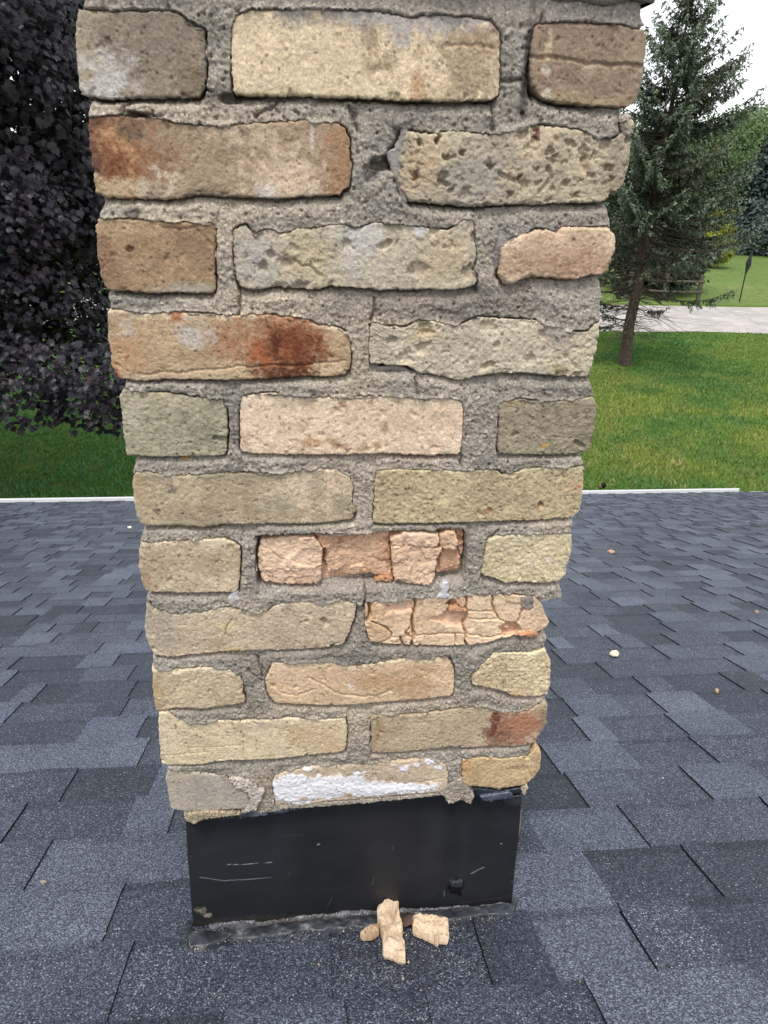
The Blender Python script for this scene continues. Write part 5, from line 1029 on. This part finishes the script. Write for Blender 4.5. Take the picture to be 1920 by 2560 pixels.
broad_tree('pine_tree', 1690, 610, 320, 74, 4.5, G1*0.85, G2*0.8, 'dark green bushy pine directly behind the leaning trunk', n=20000, seed=55, leaf=0.32, group=TG)
broad_tree('pine_tree', 1590, 610, 300, 78, 5.0, G1*0.7, G2*0.65, 'dark pine half hidden by the right edge of the chimney', n=16000, seed=56, leaf=0.32, group=TG)
broad_tree('dark_evergreen', 1640, 700, 560, FYD+3.4, 2.5, np.array((0.022, 0.030, 0.018)), np.array((0.04, 0.055, 0.032)), 'low dark evergreen clump behind the rail fence', n=16000, seed=57, leaf=0.24, conic=False, base_clear=0.02)
broad_tree('dark_evergreen', 1540, 700, 480, 60, 4.2, np.array((0.022, 0.032, 0.018)), np.array((0.042, 0.06, 0.034)), 'dark evergreen beside the chimney edge behind the spruce twigs', n=14000, seed=58, leaf=0.24, conic=True, base_clear=0.02)
broad_tree('shrub', 1768, 655, 585, 54, 1.5, np.array((0.16, 0.19, 0.02)), np.array((0.24, 0.25, 0.03)), 'yellow-green shrub glowing under the spruce boughs', 'shrub', n=5000, seed=59, leaf=0.16, base_clear=0.05)
broad_tree('shrub', 1795, 570, 522, 62, 1.2, np.array((0.18, 0.20, 0.02)), np.array((0.27, 0.26, 0.03)), 'small yellow shrub higher up behind the spruce', 'shrub', n=3500, seed=60, leaf=0.16, base_clear=0.05)
hedge = at(1880, 575, 88)
for i, (px, pt, lab) in enumerate([(1962, 330, 'dark conifer just past the right edge of the blue-grey spruce'), (1700, 420, 'low dark conifer filling the gap behind the leaning spruce')]):
    broad_tree('conifer_tree', px, 595, pt, 90, 5.0, B1*0.7, B2*0.6, lab, n=14000, seed=70+i, leaf=0.34, conic=True, base_clear=0.02, group=TG)
# trees beyond the maple on the far left
for i, (px, pt, lab) in enumerate([(40, 420, 'green tree seen through gaps in the purple maple, leftmost'), (200, 380, 'green tree seen through gaps in the purple maple, near the chimney')]):
    broad_tree('deciduous_tree', px, 760, pt, 80, 8.0, G1*0.8, G2*0.8, lab, n=12000, seed=80+i, leaf=0.5, group=TG, base_clear=0.05)

# rail fence under the spruce
fp = [at(1752, 711, FYD), at(1664, 712, FYD+0.4), at(1576, 712, FYD+0.8)]
fence = empty('rail_fence', tuple(fp[0]), 'short grey wooden rail fence behind the leaning spruce trunk', 'fence')
fc = (*lin((92,84,74)), 1)
for p in fp:
    zg = float(ground_z(np.array(p[0]), np.array(p[1]))); m_ = MB(); m_.box((p[0]-0.09, p[1]-0.09, zg-0.1), (p[0]+0.09, p[1]+0.09, zg+1.45), c=fc); m_.build('post', M_WOOD, fence, smooth=False)
for h in (0.55, 1.1):
    m_ = MB(); zA = float(ground_z(np.array(fp[0][0]), np.array(fp[0][1]))); zB = float(ground_z(np.array(fp[2][0]), np.array(fp[2][1])))
    m_.tube([(fp[0][0]+0.15, fp[0][1]-0.1, zA+h), ((fp[0][0]+fp[2][0])/2, fp[0][1]+0.28, (zA+zB)/2+h-0.03), (fp[2][0], fp[2][1]-0.1, zB+h)], 0.065, 6, c=fc); m_.build('rail', M_WOOD, fence)

# road sign seen edge-on
q = on_z(1851, 744, ZG); zg = float(ground_z(np.array(q[0]), np.array(q[1]))); SYD = q[1]
tp = at(1868, 636, SYD)
sign = empty('road_sign', (q[0], SYD, zg), 'dark diamond road sign seen almost edge-on on a leaning post', 'road sign')
dk = (*lin((46,46,44)), 1)
m_ = MB(); ptop = at(1869, 660, SYD); m_.tube([(q[0], SYD, zg-0.1), tuple(ptop)], [0.035, 0.035], 6, c=dk); m_.build('post', M_SIGN, sign)
sc_ = at(1871.5, 659, SYD-0.05); hd = (at(1871, 626, SYD)[2]-at(1871, 690, SYD)[2])/2
tov = rot_norm(CAM-sc_); sidev = rot_norm(np.cross(tov, [0, 0, 1.0])); nrm = rot_norm(sidev*0.97+tov*0.21); inpl = rot_norm(np.cross(nrm, [0, 0, 1.0])); upv = rot_norm(np.array([0.09, 0, 1.0]))
V = [sc_+s*nrm*0.012+d for s in (-1, 1) for d in (upv*hd, inpl*hd, -upv*hd, -inpl*hd)]
m_ = MB(); m_.add(V, [(0, 1, 2, 3), (7, 6, 5, 4)]+[(i, 4+i, 4+(i+1) % 4, (i+1) % 4) for i in range(4)], c=dk); m_.build('sign_panel', M_SIGN, sign, smooth=False)

# dried coneflower heads standing above the gutter
cf = at(1508, 1240, ye+0.75); zg = ZG
flower = empty('dried_flower', (cf[0], ye+0.75, ZG), 'dark dried flower heads poking up just beyond the white gutter', 'plant')
FD = ye+0.75
a0, a1 = at(1509, 1213, FD), at(1501, 1217, FD)
m_ = MB(); m_.tube([(cf[0], FD, ZG), at(1510, 1250, FD), a0], [0.008, 0.006, 0.004], 5, c=(*lin((60,80,40)), 1)); m_.tube([at(1506, 1262, FD), at(1503, 1230, FD), a1], [0.005, 0.004, 0.003], 5, c=(*lin((80,90,50)), 1)); m_.build('stem', M_LEAF, flower)
def ball(c, rad, colr, name, seed):
    m_ = MB(); n1, n2 = 8, 12; V = []
    for i in range(n1+1):
        for j in range(n2):
            th, ph = math.pi*i/n1, 2*math.pi*j/n2; rr_ = rad*(1+0.18*math.sin(5*ph+3*i))
            V.append((c[0]+rr_*math.sin(th)*math.cos(ph), c[1]+rr_*math.sin(th)*math.sin(ph), c[2]+rr_*1.1*math.cos(th)))
    m_.add(V, [(i*n2+j, i*n2+(j+1) % n2, (i+1)*n2+(j+1) % n2, (i+1)*n2+j) for i in range(n1) for j in range(n2)], c=colr); return m_.build(name, M_LEAF, flower)
ball(a0, 0.030, (*lin((26,22,20)), 1), 'seed_head', 1); ball(a1, 0.024, (*lin((120,84,62)), 1), 'seed_head', 2)
